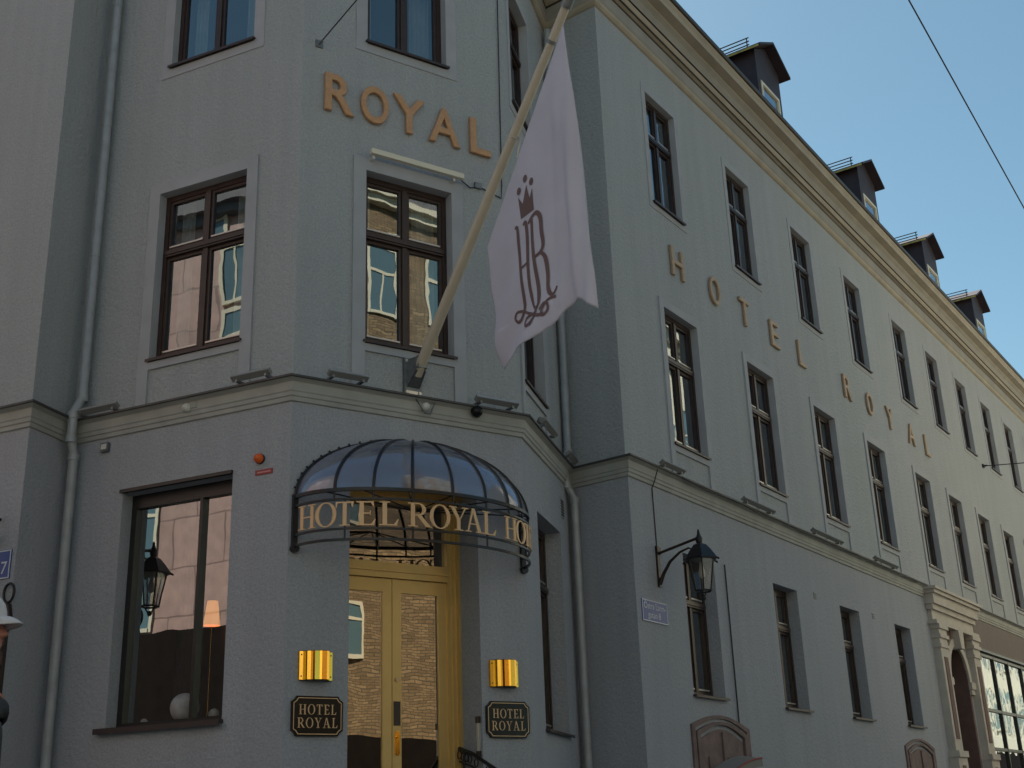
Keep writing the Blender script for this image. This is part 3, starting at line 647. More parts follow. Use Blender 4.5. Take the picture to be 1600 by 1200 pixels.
# ------------------------------------------------------------------ flagpole and flag
BU, BZ, BO = 1.52, 5.10, .05
tip = Vector((0, -3.44, 8.12)); bs = Vector((0, -.10, 5.08))
def inpole(o, z, side=0.): return Vector((side, -o, z-BZ))
fp = empty('flagpole', frame(3, BU, BZ, 0), 'long cream flagpole slanting out from the wall above the entrance canopy', 'flagpole')
mb = MB(); A, B_ = inpole(.10, 5.08), inpole(3.44, 8.12)
mb.tube([A+(B_-A)*t for t in (0, .3, .6, .85, 1)], [.066, .062, .055, .05, .047], 20); mb.build('pole', 'pole', fp, local=I4)
mb = MB(); dr_ = (B_-A).normalized()
mb.tube([B_-dr_*.02, B_+dr_*.10], .062, 14); mb.build('pole_cap', 'steel', fp, local=I4); mb = MB(); mb.tube([B_-dr_*.42, B_-dr_*.38], .056, 14); mb.build('pole_ring', 'steel', fp, local=I4)
mb = MB(); mb.lathe([(0.001, -.055), (.03, -.045), (.052, -.02), (.055, 0), (.045, .03), (.02, .05), (.001, .055)], B_+dr_*.15, 14); mb.build('finial', 'iron', fp, local=I4)
mb = MB()
mb.box(-.115, .115, -.012, .045, -.26, .21)
for s in (-1, 1): mb.prism([(0, 0)], 0, 0) if 0 else mb.add([(s*.085, -.012, -.16), (s*.085, -.012, .19), (s*.07, -.22, .16), (s*.07, -.20, -.0), (s*.072, -.012, -.16), (s*.072, -.012, .19), (s*.057, -.22, .16), (s*.057, -.20, -.0)], [(0, 1, 2, 3), (4, 7, 6, 5), (0, 4, 5, 1), (1, 5, 6, 2), (2, 6, 7, 3), (3, 7, 4, 0)])
mb.add([(-.085, -.012, -.16), (.085, -.012, -.16), (.07, -.20, 0), (-.07, -.20, 0)], [(0, 1, 2, 3)])
mb.box(-.06, .06, -.25, -.19, .02, .17)
mb.build('bracket', 'steel', fp, local=I4)
for x in (-.085, .085):
    for z in (-.22, .17): mb = MB(); mb.tube([(x, -.03, z), (x, -.01, z)], .02, 8); mb.build('bolt', 'boltm', fp, local=I4)
mb = MB(); mb.box(-.06, .06, -.02, -.0125, -.25, -.20); mb.build('washer_plate', 'boltm', fp, local=I4)
mb = MB(); c0 = inpole(2.35, 7.13); mb.tube([c0+Vector((.06, 0, 0)), c0+Vector((.02, -.1, -.1)), c0+Vector((-.05, 0, -.02)), c0+Vector((.0, .06, .06)), c0+Vector((.06, 0, 0))], .008, 5)
mb.tube([inpole(2.4, 7.1, .06), inpole(2.30, 6.90, .07)], .01, 5); mb.build('rope_cleat', 'white', fp, local=I4)

FT, FA, FB, FC = (3.37, 7.93), (1.745, 6.03), (1.845, 4.575), (3.628, 4.598)
bot = [(1.855, 4.573), (2.04, 4.594), (2.33, 4.62), (2.604, 4.612), (2.76, 4.63), (2.908, 4.663), (3.043, 4.732), (3.13, 4.79), (3.211, 4.827), (3.364, 4.786), (3.50, 4.69), (3.60, 4.60)]
def lerp(a, b, t): return a+(b-a)*t
def botz(o):
    for (x0, z0), (x1, z1) in zip(bot, bot[1:]):
        if x0 <= o <= x1: return lerp(z0, z1, (o-x0)/(x1-x0))
    return bot[0][1] if o < bot[0][0] else bot[-1][1]
def topz(o):
    if o <= FT[0]: return lerp(FA[1], FT[1], max(0, (o-FA[0])/(FT[0]-FA[0])))
    return FT[1]
def fold(o, z):                            # sideways displacement of the hanging cloth
    d = max(0., (7.93-z)/3.4); x = (o-1.75)/1.85; k_ = min(1, max(0, (o-2.85)/.35)) if z < 6.6 else min(1, max(0, (o-2.85)/.35)+(z-6.6)*.8)
    if z < 4.95 and o < 2.3: k_ = max(k_, (2.3-o)*1.5)
    f_ = .05*math.sin(o*3.2+z*.5+.4)*d + k_*.035*math.sin(o*9+z*1.1)*(.2+d) + k_*.028*math.sin(o*16+z*1.3)*(.12+d)*x*x + k_*.02*math.sin(o*27-z*.6)*(.2+d)*x
    f_ += .0*d*d*math.exp(-((o-(3.40))/.12)**2) + .05*math.sin((z-4.5)*8-o*6)*math.exp(-(z-botz(o))*2.)*(1.2-x)
    return f_
fl = empty('hotel_flag', frame(3, BU, BZ, 0), 'limp pale lilac flag with brown crowned HR monogram hanging from the slanted pole', 'flag')
mb = MB(); NI, NJ = 70, 90; grid = []
for i in range(NI+1):
    s = i/NI
    # columns run from the hoist (along pole) down to the bottom edge
    to, tz = lerp(FA[0], FT[0], s), lerp(FA[1], FT[1], s)
    bo = lerp(bot[0][0], bot[-1][0], s); bz = botz(bo)
    for j in range(NJ+1):
        t = j/NJ; o_ = lerp(to, bo, t); z_ = lerp(tz, bz, t)
        if i == NI: pass
        side = fold(o_, z_)*min(1, t*4)
        grid.append(inpole(o_, z_, side))
mb.add(grid, [(i*(NJ+1)+j, (i+1)*(NJ+1)+j, (i+1)*(NJ+1)+j+1, i*(NJ+1)+j+1) for i in range(NI) for j in range(NJ)], 0, True)
M['flag'] = mat('flag cloth', (.55, .535, .63), .85, var=.05, vscale=2, bump=.15, bscale=8)
M['flagink'] = mat('flag print', (.16, .10, .10), .85)
fc = mb.build('cloth', 'flag', fl, local=I4)
sm = fc.modifiers.new('thick', 'SOLIDIFY'); sm.thickness = .004; sm.offset = 0
# monogram: strokes following the cloth
ink = MB()
def fpnt(o_, z_, e): 
    return inpole(o_, z_, fold(o_, z_)+e)
def cr(pts, n=6):
    out = []; P = [pts[0]]+pts+[pts[-1]]
    for i in range(1, len(P)-2):
        for k in range(n):
            t = k/n; p0, p1, p2, p3 = P[i-1], P[i], P[i+1], P[i+2]
            out.append(tuple(.5*((2*p1[c])+(-p0[c]+p2[c])*t+(2*p0[c]-5*p1[c]+4*p2[c]-p3[c])*t*t+(-p0[c]+3*p1[c]-3*p2[c]+p3[c])*t**3) for c in (0, 1)))
    return out+[pts[-1]]
ek = [0]
def stroke(pts, wds):
    ek[0] += 1
    P = cr(pts); n = len(P); L = []; Rr = []
    for i, p in enumerate(P):
        a, b = P[max(0, i-1)], P[min(n-1, i+1)]; dx, dz = b[0]-a[0], b[1]-a[1]; l = math.hypot(dx, dz) or 1
        t = i/(n-1)*(len(wds)-1); k = min(int(t), len(wds)-2); wv = lerp(wds[k], wds[k+1], t-k)/2
        L.append((p[0]-dz/l*wv, p[1]+dx/l*wv)); Rr.append((p[0]+dz/l*wv, p[1]-dx/l*wv))
    for s in (-1, 1):
        e = s*(.006+.0004*ek[0])
        vs_ = [fpnt(*q, e) for q in L]+[fpnt(*q, e) for q in Rr]
        ink.add(vs_, [(i, i+1, n+i+1, n+i) for i in range(n-1)], 0)
def blob(cx, cz, rx, rz, n=14):
    ek[0] += 1
    for s in (-1, 1): ink.add([fpnt(cx+rx*math.cos(2*math.pi*i/n), cz+rz*math.sin(2*math.pi*i/n), s*(.006+.0004*ek[0])) for i in range(n)], [tuple(range(n))])
for s in (-1, 1):
    cp = [(2.477, 6.036), (2.699, 6.052), (2.683, 6.319), (2.636, 6.22), (2.582, 6.402), (2.515, 6.206), (2.431, 6.318)]
    e = s*.006; vs_ = [fpnt(*q, e) for q in cp]; ink.add(vs_, [(0, 1, 3, 5), (1, 2, 3), (3, 4, 5), (5, 6, 0)])
for cx, cz in ((2.445, 6.367+.02), (2.562, 6.486), (2.67, 6.40)): blob(cx, cz, .036, .045)
stroke([(2.36, 5.975), (2.405, 5.955), (2.419, 5.715), (2.466, 5.351), (2.486, 5.132), (2.477, 5.009), (2.401, 4.923), (2.331, 4.915), (2.287, 4.966), (2.336, 5.015), (2.441, 4.992), (2.55, 4.93), (2.624, 4.895)], [.03, .05, .045, .05, .045, .03, .03, .03, .03])
stroke([(2.51, 5.95), (2.56, 5.95), (2.580, 5.648), (2.592, 5.388), (2.60, 5.173), (2.637, 5.012), (2.695, 4.930), (2.74, 4.967), (2.737, 5.113), (2.698, 5.425), (2.662, 5.74), (2.655, 5.98)], [.03, .05, .05, .045, .045, .03, .045, .06, .05, .045, .04])
stroke([(2.465, 5.470), (2.545, 5.478), (2.598, 5.510)], [.03, .03])
stroke([(2.60, 5.93), (2.665, 5.985), (2.74, 6.0), (2.80, 5.92), (2.818, 5.75), (2.842, 5.60), (2.80, 5.525), (2.705, 5.50)], [.03, .04, .06, .055, .045, .03])
stroke([(2.79, 5.525), (2.86, 5.44), (2.885, 5.261), (2.893, 5.095), (2.935, 5.0), (2.98, 4.99), (3.03, 5.05)], [.03, .055, .05, .05, .03, .025])
stroke([(3.012, 4.945), (2.916, 4.95), (2.84, 4.90), (2.80, 4.83), (2.84, 4.80), (2.90, 4.84), (2.89, 4.91), (2.83, 4.93), (2.77, 4.88)], [.03, .03])
stroke([(2.716, 4.95), (2.70, 4.88), (2.655, 4.825), (2.55, 4.79), (2.49, 4.83), (2.522, 4.885), (2.658, 4.878), (2.75, 4.83), (2.84, 4.82)], [.035, .035])
stroke([(2.70, 4.90), (2.66, 4.82), (2.61, 4.76)], [.035, .02])
ink.build('monogram', 'flagink', fl, local=I4)

# ------------------------------------------------------------------ wall lanterns
def lantern(mw, label):
    """origin on the wall at mid plate; arm along -y"""
    e = empty('wall_lantern', mw, label, 'lantern', 'black iron bracket lanterns on the hotel corners')
    b = MB(); b.box(-.035, .035, -.03, 0, -.30, .28); b.box(-.05, .05, -.045, -.0301, .16, .26); b.tube([(0, -.02, .17), (0, -.67, .30)], .02, 8)
    b.tube([(0, -.02, -.26), (0, -.09, -.12), (0, -.2, .03), (0, -.36, .14), (0, -.50, .18), (0, -.56, .155)], [.03, .026, .022, .018, .014, .008], 8)
    b.build('bracket', 'iron_r', e, local=I4)
    t = MB(); c = (0, -.67, 0)
    t.lathe([(.03, .20), (.045, .24), (.05, .29), (.03, .33), (.02, .36), (.016, .40), (.001, .42)], c, 10)
    t.lathe([(.24, -.02), (.245, 0), (.16, .12), (.10, .19), (.035, .22)], c, 6, smooth=False, ang=R(30))
    t.build('roof', 'iron', e, local=I4)
    fr = MB(); n = 6
    for j in range(n):
        a = 2*math.pi*j/n+R(30)
        fr.tube([(.19*math.cos(a), -.67+.19*math.sin(a), -.02), (.115*math.cos(a), -.67+.115*math.sin(a), -.44)], .010, 5)
        fr.tube([(.235*math.cos(a), -.67+.235*math.sin(a), -.005), (.275*math.cos(a), -.67+.275*math.sin(a), -.03)], .014, 5)
    fr.tube([(.115*math.cos(2*math.pi*j/n+R(30)), -.67+.115*math.sin(2*math.pi*j/n+R(30)), -.44) for j in range(n)], .014, 5, closed=True)
    for s in (-1, 1): fr.tube([(s*.09, -.67, -.44), (s*.03, -.67, -.52), (0, -.67, -.53)], .01, 5)
    fr.lathe([(.02, -.56), (.035, -.53), (.02, -.50)], c, 8)
    fr.build('cage', 'iron', e, local=I4)
    g = MB(); g.lathe([(.112, -.435), (.186, -.02)], c, 6, smooth=False, ang=R(30)); g.f = g.f[:6]; g.mi = g.mi[:6]; g.sm = g.sm[:6]; g.build('glass', 'lampglass', e, local=I4)
    bl = MB(); bl.lathe([(.02, -.05), (.03, -.12), (.045, -.18), (.04, -.24), (.001, -.27)], c, 12); bl.build('bulb', 'bulb', e, local=I4)
    return e
lantern(frame(6, .68, 3.38, 0), 'black bracket lantern on the street facade above the blue street sign')
lantern(frame(0, 11.70, 3.30, -.10), 'black bracket lantern on the left projection, mirrored in the lobby window')

# ------------------------------------------------------------------ drainpipes
def pipe(name, pts, label):
    e = empty(name, Matrix.Translation(pts[0]), label, 'drainpipe', 'grey drainpipes in the hotel corners'); o = Vector(pts[0])
    P = [Vector(p)-o for p in pts]
    b = MB(); b.tube(P, .056, 16); b.build('pipe', 'pipe', e, local=I4)
    j = MB()
    for a, c in zip(P[:-1], P[1:]):
        L = (c-a).length
        if L > 2:
            for t in range(1, int(L/1.9)+1): q = a+(c-a)*(t*1.9/L); d_ = (c-a).normalized(); j = MB(); j.tube([q-d_*.018, q+d_*.018], .062, 14); j.build('joint', 'pipe', e, local=I4)
    for q in P[1:-1]: j = MB(); j.tube([q-Vector((0, 0, .06)), q+Vector((0, 0, .02))], .066, 14); j.build('joint', 'pipe', e, local=I4)
    return e
def W3(k, u, z, off): m_ = frame(k, u, z, off); return m_.translation.copy()
pipe('drainpipe', [W3(2, .18, -1.2, .13), W3(2, .17, 4.35, .13), W3(2, .19, 4.55, .215), W3(2, .19, 4.85, .215), W3(2, .185, 5.1, .085), W3(2, .18, 12.3, .085)], 'grey drainpipe left of the lobby window')
pipe('drainpipe', [W3(5, .17, -1.2, .11), W3(5, .17, 4.35, .11), W3(5, .12, 4.55, .22), W3(5, .08, 4.85, .22), W3(5, .07, 5.1, .07), W3(5, .09, 12.3, .07)], 'grey drainpipe right of the entrance in the narrow recess')

# ------------------------------------------------------------------ door-side fittings
def sconce(u, label):
    e = empty('wall_sconce', frame(3, u, 1.66, 0), label, 'wall lamp', 'polished brass sconces beside the door')
    b = MB(); sec = [(-.185, 0), (-.185, -.035), (-.15, -.045), (-.13, -.045), (-.12, -.085), (-.085, -.10), (-.06, -.10), (-.05, -.125), (0, -.135), (.02, -.145), (.075, -.145), (.11, -.125), (.135, -.06), (.145, -.045), (.185, -.04), (.185, 0)]
    b.prismz([(x, y) for x, y in sec], -.145, .145); b.build('shade', 'brass', e, local=I4)
    for za, zb in ((-.152, -.1452), (.1452, .152)): c = MB(); c.prismz([(x*.92, y*.92) for x, y in sec], za, zb); c.build('cap', 'iron_r', e, local=I4)
    r_ = MB()
    for x in (-.165, .165):
        for z in (-.11, .11): r_.tube([(x, -.046, z), (x, -.03, z)], .008, 8)
    r_.build('rivet', 'frame', e, local=I4)
sconce(.335, 'brass wall sconce left of the entrance, in the patch of light'); sconce(2.655, 'brass wall sconce right of the entrance')
def plaque(u, label):
    e = empty('name_plaque', frame(3, u, 1.155, 0), label, 'sign', 'black HOTEL ROYAL plaques beside the door')
    def oct_(w_, h_, c): return [(-w_+c, -h_), (w_-c, -h_), (w_-c*.6, -h_+c*.6), (w_, -h_+c), (w_, h_-c), (w_-c*.6, h_-c*.6), (w_-c, h_), (-w_+c, h_), (-w_+c*.6, h_-c*.6), (-w_, h_-c), (-w_, -h_+c), (-w_+c*.6, -h_+c*.6)]
    b = MB(); b.prism(oct_(.285, .20, .055), -.035, 0); b.build('board', 'black', e, local=I4)
    b = MB(); o_, i_ = oct_(.268, .183, .05), oct_(.260, .175, .048)
    for j in range(12): b.prism([o_[j], o_[(j+1) % 12], i_[(j+1) % 12], i_[j]], -.0375, -.0352)
    b.build('border', 'sign_gold', e, local=I4)
    for word, z0 in (('HOTEL', .015), ('ROYAL', -.118)):
        hh = .10; tot = sum(SER[c][1] for c in word)*hh*1.0+.012*4; x = -tot/2
        for ch in word:
            l = MB(); wu = SER[ch][1]; x0 = x
            letter_mesh(l, ch, lambda px, py, d: Vector((x0+px*hh*1.0, -.0355-d*.3, z0+py*hh)), .008); x += wu*hh*1.0+.012
            l.build('letter_'+ch.lower(), 'sign_gold', e, local=I4)
plaque(.365, 'black HOTEL ROYAL plaque left of the entrance'); plaque(2.695, 'black HOTEL ROYAL plaque right of the entrance')
# intercom strip on the right jamb, handrail
e = empty('door_push_strip', frame(3, 2.369, .97, -.06), 'slim pale strip in dark holders on the right jamb of the entrance', 'fitting')
b = MB(); b.box(-.03, -.0, -.02, .02, -.15, .15); b.build('strip', 'lens', e, local=I4)
b = MB(); b.box(-.04, -.0, -.027, .027, -.22, -.1502); b.box(-.04, -.0, -.027, .027, .1502, .22); b.build('holder', 'iron_r', e, local=I4)
e = empty('stair_handrail', frame(3, 2.30, -.6, -.40), 'black iron handrail running down the entrance steps at the right', 'handrail')
b = MB(); P = [(0, 0, 1.47), (.02, -.25, 1.40), (.10, -1.0, 1.05), (.2, -1.8, .62)]
b.tube(P, .022, 8); b.tube([(p[0], p[1], p[2]-.14) for p in P], .012, 6)
for i in range(12):
    t = i/11*3; k_ = min(int(t), 2); q = Vector(P[k_]).lerp(Vector(P[k_+1]), t-k_)
    b.tube([q+Vector((0, .04*math.cos(a_), -.07+.045*math.sin(a_))) for a_ in [x_*math.pi/5 for x_ in range(10)]], .007, 5, closed=True)
b.build('rail', 'iron', e, local=I4)
b = MB(); b.tube([(.0, -.1, 0), (.0, -.1, 1.44)], .014, 6); b.tube([(.2, -1.75, -.42), (.2, -1.75, .64)], .014, 6); b.build('post', 'iron', e, local=I4)

# ------------------------------------------------------------------ floodlights on the string course
NF = {2: 'corner left', 3: 'entrance', 4: 'narrow', 6: 'street'}
def flood(k, u0, u1, z, label, ball=False, tall=0.):
    w_ = u1-u0; e = empty('floodlight', frame(k, (u0+u1)/2, z, .05), label, 'floodlight', 'slim floodlights standing on the string course')
    t = Matrix.Translation((0, -.13, .05+tall)) @ Matrix.Rotation(R(-35), 4, 'X')
    b = MB(); b.box(-w_/2, w_/2, -.038, .038, -.022, .022, 0, t); b.build('housing', 'lamp_h', e, local=I4)
    b = MB(); b.box(-w_/2+.02, w_/2-.02, -.03, .03, .0225, .028, 0, t); b.box(-w_/2, w_/2, -.042, -.0385, -.01, .01, 0, t); b.build('lens', 'lens', e, local=I4)
    b = MB()
    for x in (-w_*.38, w_*.38): b = MB(); b.box(x-.015, x+.015, -.14, .02, -.0, .03+tall); b.build('bracket', 'steel', e, local=I4)
    return e
ZF = 4.815
flood(2, .20, .84, ZF, 'slim floodlight on the string course beside the left drainpipe'); flood(2, 2.50, 3.02, ZF+.01, 'slim floodlight on the string course just left of the rounded corner edge')
flood(3, .35, .84, ZF+.02, 'slim floodlight on the string course left of the flagpole foot'); flood(3, 2.28, 2.88, ZF+.02, 'slim floodlight on the string course right of the flagpole foot')
flood(4, .45, 1.15, ZF+.02, 'slim floodlight under the narrow side window'); flood(4, 1.9, 2.4, ZF, 'slim floodlight beside the recess drainpipe')
for i, (a, b_) in enumerate(((.70, 1.40), (3.46, 4.7), (6.4, 7.9), (9.7, 11.1))):
    flood(6, a, b_, ZF, 'slim street facade floodlight %s' % ('above the bracket lantern', 'below the left edge of the second window', 'between the second and third windows', 'between the third and fourth windows')[i])
e = empty('globe_lamp', frame(4, .60, 4.93, .12), 'small round cream globe lamp under the narrow side window', 'lamp')
b = MB(); b.lathe([(.001, -.055), (.035, -.045), (.055, 0), (.035, .045), (.001, .055)], (0, 0, 0), 14); b.build('globe', 'cream', e, local=I4)
b = MB(); b.tube([(0, 0, -.1), (0, 0, -.04)], .018, 8); b.build('stem', 'steel', e, local=I4)
# small fittings
def thing(name, k, u, z, off, label, cat, parts):
    e = empty(name, frame(k, u, z, off), label, cat)
    for pn_, mb_, m_ in parts: mb_.build(pn_, m_, e, local=I4)
    return e
def LA(prof, c=(0, 0, 0), n=14):          # lathe around the axis pointing out of the wall (-y)
    b = MB(); b.lathe([(r_, z) for r_, z in prof], (0, 0, 0), n); b.v = [(c[0]+x, c[1]-z, c[2]+y) for x, y, z in b.v]; return b
def BX(*a):
    b = MB()
    for q in a: b.box(*q)
    return b
thing('beacon_light', 2, 2.80, 3.93, 0, 'orange round beacon lamp on the wall left of the canopy', 'beacon', [('dome', LA([(.055, .02), (.055, .05), (.035, .085), (.001, .10)]), 'orange'), ('base', LA([(.06, 0), (.06, .02)]), 'iron')])
thing('alarm_label', 2, 2.855, 3.775, 0, 'small red label strip under the orange beacon', 'sign', [('plate', BX((-.115, .115, -.008, 0, -.03, .03)), 'red'), ('stripe', BX((-.09, .09, -.0105, -.0082, -.009, .009)), 'pinkw')])
thing('ceiling_sensor', 2, 1.78, 4.69, .06, 'small pale round sensor under the string course', 'sensor', [('dome', LA([(.055, .0), (.05, .03), (.03, .055), (.001, .065)]), 'white'), ('plate', BX((-.03, .14, -.012, 0, -.015, .05)), 'fascia')])
thing('wall_hook', 2, .56, 4.42, 0, 'small white outdoor sensor box near the left drainpipe', 'sensor', [('box', BX((-.06, .05, -.05, 0, -.055, .055)), 'steel'), ('face', BX((-.045, .035, -.056, -.0502, -.03, .035)), 'white')])
tri = MB(); tri.tube([(-.13, -.02, .08), (.13, -.02, .08), (.03, -.07, -.10), (-.03, -.07, -.10)], .012, 6, closed=True)
thing('junction_fitting', 3, 1.64, 4.70, .07, 'triangular metal fitting with pale disc under the string course', 'fitting', [('hanger', tri, 'steel'), ('disc', LA([(.05, .02), (.045, .05), (.001, .06)]), 'white')])
thing('security_camera', 3, 2.33, 4.74, .10, 'black dome camera beside the right floodlight over the canopy', 'camera', [('dome', LA([(.075, -.0), (.07, .04), (.045, .08), (.001, .09)]), 'black'), ('mount', BX((-.04, .04, -.02, .04, .0, .07)), 'iron')])
thing('led_bar', 3, .91, 7.90, UP, 'pale horizontal lamp bar above the window over the entrance', 'lamp', [('bar', BX((0, 1.32, -.16, -.10, .0, .07)), 'ledbar'), ('bracket', BX((.03, .06, -.12, 0, -.05, -.001), (1.18, 1.21, -.12, 0, -.05, -.001)), 'boltm')])
thing('cable_clamp', 3, 2.52, 7.94, UP, 'small grey cable box right of the lamp bar', 'fitting', [('box', BX((-.05, .05, -.04, 0, -.04, .04)), 'steel')])
thing('wall_vent', 4, 2.12, 4.15, 0, 'small dark vent grille high in the narrow facade', 'vent', [('frame', BX((-.09, .09, -.012, 0, -.14, .14)), 'pipe'), ('slats', BX(*[(-.075, .075, -.02, -.0122, -.12+.04*i, -.10+.04*i) for i in range(6)]), 'iron_r')])
for u, z, l in ((6.61, 3.72, 'small vent between the second and third ground floor windows of the street facade'), (9.67, 3.71, 'small vent between the third and fourth ground floor windows of the street facade')):
    thing('wall_vent', 6, u, z, 0, l, 'vent', [('frame', BX((-.06, .06, -.01, 0, -.06, .06)), 'wall_low'), ('slats', BX(*[(-.05, .05, -.016, -.0102, -.05+.035*i, -.035+.035*i) for i in range(3)]), 'iron')])
def wire(name, pts, r_, label, cat='cable', sag=0.):
    P = [Vector(p) for p in pts]
    if sag:
        a, b = P; P = [a.lerp(b, t/24)-Vector((0, 0, sag*4*(t/24)*(1-t/24))) for t in range(25)]
    o0 = P[0].copy(); mb_ = MB(); mb_.tube([p-o0 for p in P], r_, 6); o = mb_.build(name, 'cable', None, Matrix.Translation(o0)); return tag(o, label, cat)
wire('wall_cable', [W3(3, 2.94, 12.3, UP+.02), W3(3, 2.93, 11, UP+.02), W3(3, 2.895, 8.05, UP+.02), W3(3, 2.88, 7.85, UP+.02), W3(3, 2.55, 7.93, UP+.02), W3(3, 2.40, 7.88, UP+.02), W3(3, 2.2, 7.95, UP+.06)], .008, 'thin dark cable down the wall edge to the lamp bar')
wire('lantern_cable', [W3(6, .66, 4.76, .13), W3(6, .66, 4.60, .07), W3(6, .67, 4.50, .012), W3(6, .68, 3.66, .012)], .008, 'thin grey cable running down to the street lantern')
wire('conduit', [W3(6, 2.87, 3.72, .02), W3(6, 2.86, 1.35, .02)], .011, 'thin vertical conduit between the first two ground floor street windows')
wire('cornice_cable', [W3(6, -.0, 12.80, .13), W3(6, 14, 12.79, .13), W3(6, 42, 12.80, .13)], .012, 'black cable stretched along under the roof cornice')
P_ = []
for i in range(60):
    u = 1.4+i*.19; P_.append(W3(6, u, 4.79-.035*abs(math.sin(i*.33))**3-.01, .15))
wire('string_course_cable', P_, .011, 'loose dark cable drooping along the street string course')
wire('span_wire', [W3(3, .24, 9.34, 0), W3(3, .24, 9.34, 0)+Vector((7.6, -7.2, 3.9))*1.55], .009, 'thin wire from a wall anchor beside the letter R across the street', sag=.12)
thing('wire_anchor', 3, .24, 9.34, UP, 'small eye anchor holding a wire above the ROYAL letters', 'anchor', [('plate', BX((-.05, .05, -.02, 0, -.05, .05)), 'steel'), ('eye', LA([(.02, .02), (.015, .10), (.001, .11)]), 'steel')])
wire('span_wire', [W3(6, 21.3, 9.34, 0), W3(6, 26.5, 9.9, 9.4)], .014, 'thin wire crossing the street from the far end of the long facade', sag=.1)
thing('wire_anchor', 6, 21.3, 9.34, UP, 'small dark anchor on the far end of the street facade', 'anchor', [('plate', BX((-.07, .07, -.05, 0, -.05, .05)), 'iron'), ('eye', LA([(.03, .05), (.02, .14), (.001, .15)]), 'iron')])
d_ = Vector((.54741, .83455, -.0622)); p0 = Vector((5.2115, 12.9939, 9.7111+H))
wire('overhead_wire', [p0-d_*26, p0+d_*17.4], .010, 'black overhead wire crossing the sky at the upper right', sag=.0)

# ------------------------------------------------------------------ signs
def sign(k, u, z, w_, h_, lines, label, fs, off=0.):
    e = empty('street_sign', frame(k, u, z, off), label, 'sign')
    BX((0, w_, -.012, 0, 0, h_)).build('plate', 'blue', e, local=I4)
    t = .014; BX((0.004, w_-.004, -.0145, -.0122, .004, .004+t), (0.004, w_-.004, -.0145, -.0122, h_-t-.004, h_-.004), (.004, .004+t, -.0146, -.0122, .018, h_-.018), (w_-t-.004, w_-.004, -.0146, -.0122, .018, h_-.018)).build('border', 'signw', e, local=I4)
    for txt, x, zz in lines:
        me = text_mesh(txt, fs, .001, 0); 
        for v in me.vertices: v.co = Vector((x+v.co.x, -.0135-v.co.z, zz+v.co.y))
        me.materials.clear(); me.materials.append(M['signw']); o = bpy.data.objects.new('lettering', me); C.objects.link(o); o.parent = e
sign(6, .13, 2.565, .72, .30, [('Östra Larm-', .36, .175), ('gatan 8', .33, .055)], 'small blue enamel street sign under the bracket lantern', .125)
sign(0, 11.32, 2.79, .62, .33, [('7', .525, .06)], 'blue enamel sign cut by the left edge of the picture', .2)
# ribbed iron object on the left projection
e = empty('iron_wall_post', frame(0, 11.85, 1.2, 0), 'dark ribbed iron wall post with an oval ring on top at the far left', 'post')
b = MB(); b.box(-.14, .16, -.05, 0, -1.6, 1.0); b.prism([(-.14, 1.0), (.16, 1.0), (.20, 1.15), (.16, 1.3), (-.14, 1.3)], -.05, 0); b.build('post', 'iron_r', e, local=I4)
b = MB(); b.v = []
for i in range(12): b.box(-.15, .165, -.075, -.0502, -1.4+i*.2, -1.36+i*.2)
b.build('rib', 'iron', e, local=I4)
b = MB(); b.tube([(.135+.075*math.cos(a_), -.03, 1.42+.105*math.sin(a_)) for a_ in [x_*math.pi/10 for x_ in range(20)]], .016, 6, closed=True); b.build('ring', 'iron', e, local=I4)

# ------------------------------------------------------------------ lobby things seen through the big window
def balls():
    L = [(1.56, .16, .155, 'large mottled stone ball on the lobby window ledge'), (1.98, .062, .14, 'small pale ball right beside the large stone ball'), (2.23, .062, .13, 'small pale ball at the right end of the lobby ledge'), (1.03, .04, .12, 'tiny pale ball at the left end of the lobby ledge')]
    for u, r_, y_, l in L:
        b = MB(); b.lathe([(r_*math.sin(math.pi*i/14)+.0001, -r_*math.cos(math.pi*i/14)) for i in range(15)], (0, 0, r_), 24)
        o = b.build('stone_ball', 'ball' if r_ > .1 else 'white', None, frame(2, u, 1.17+.046, -.17-.12-y_-.01)); tag(o, l, 'ball', 'balls on the lobby window ledge')
balls()
e = empty('floor_lamp', frame(2, 1.04, .0, -1.5), 'lit floor lamp with orange shade inside the lobby', 'lamp')
b = MB(); b.lathe([(.105, 2.46), (.065, 2.76)], (0, 0, 0), 20); b.f = b.f[:20]; b.mi = b.mi[:20]; b.sm = b.sm[:20]; b.build('shade', 'shade', e, local=I4)
b = MB(); b.tube([(0, 0, -.6), (0, 0, 2.45)], .012, 8); b.lathe([(.14, -.6), (.14, -.57), (.02, -.55)], (0, 0, 0), 16); b.build('stand', 'brass', e, local=I4)

# red edged awning below the first cellar arch
e = empty('small_awning', frame(6, 1.45, .89, .05), 'small curved cream awning with red edge by the cellar door', 'awning')
b = MB(); n_ = 10
for i in range(n_):
    x0, x1 = 1.35*i/n_, 1.35*(i+1)/n_; z0, z1 = [-.34*(1-x/1.35)**1.7 for x in (x0, x1)]
    b.add([(x0, 0, z0), (x1, 0, z1), (x1, -.30, z1-.06), (x0, -.30, z0-.06), (x1, -.31, z1-.17), (x0, -.31, z0-.17)], [(0, 1, 2, 3), (3, 2, 4, 5)], 0)
b.build('cloth', 'cream', e, local=I4)
b = MB(); b.tube([(1.35*i/n_, -.302, -.34*(1-i/n_)**1.7-.055) for i in range(n_+1)], .014, 6); b.build('edge', 'red', e, local=I4)

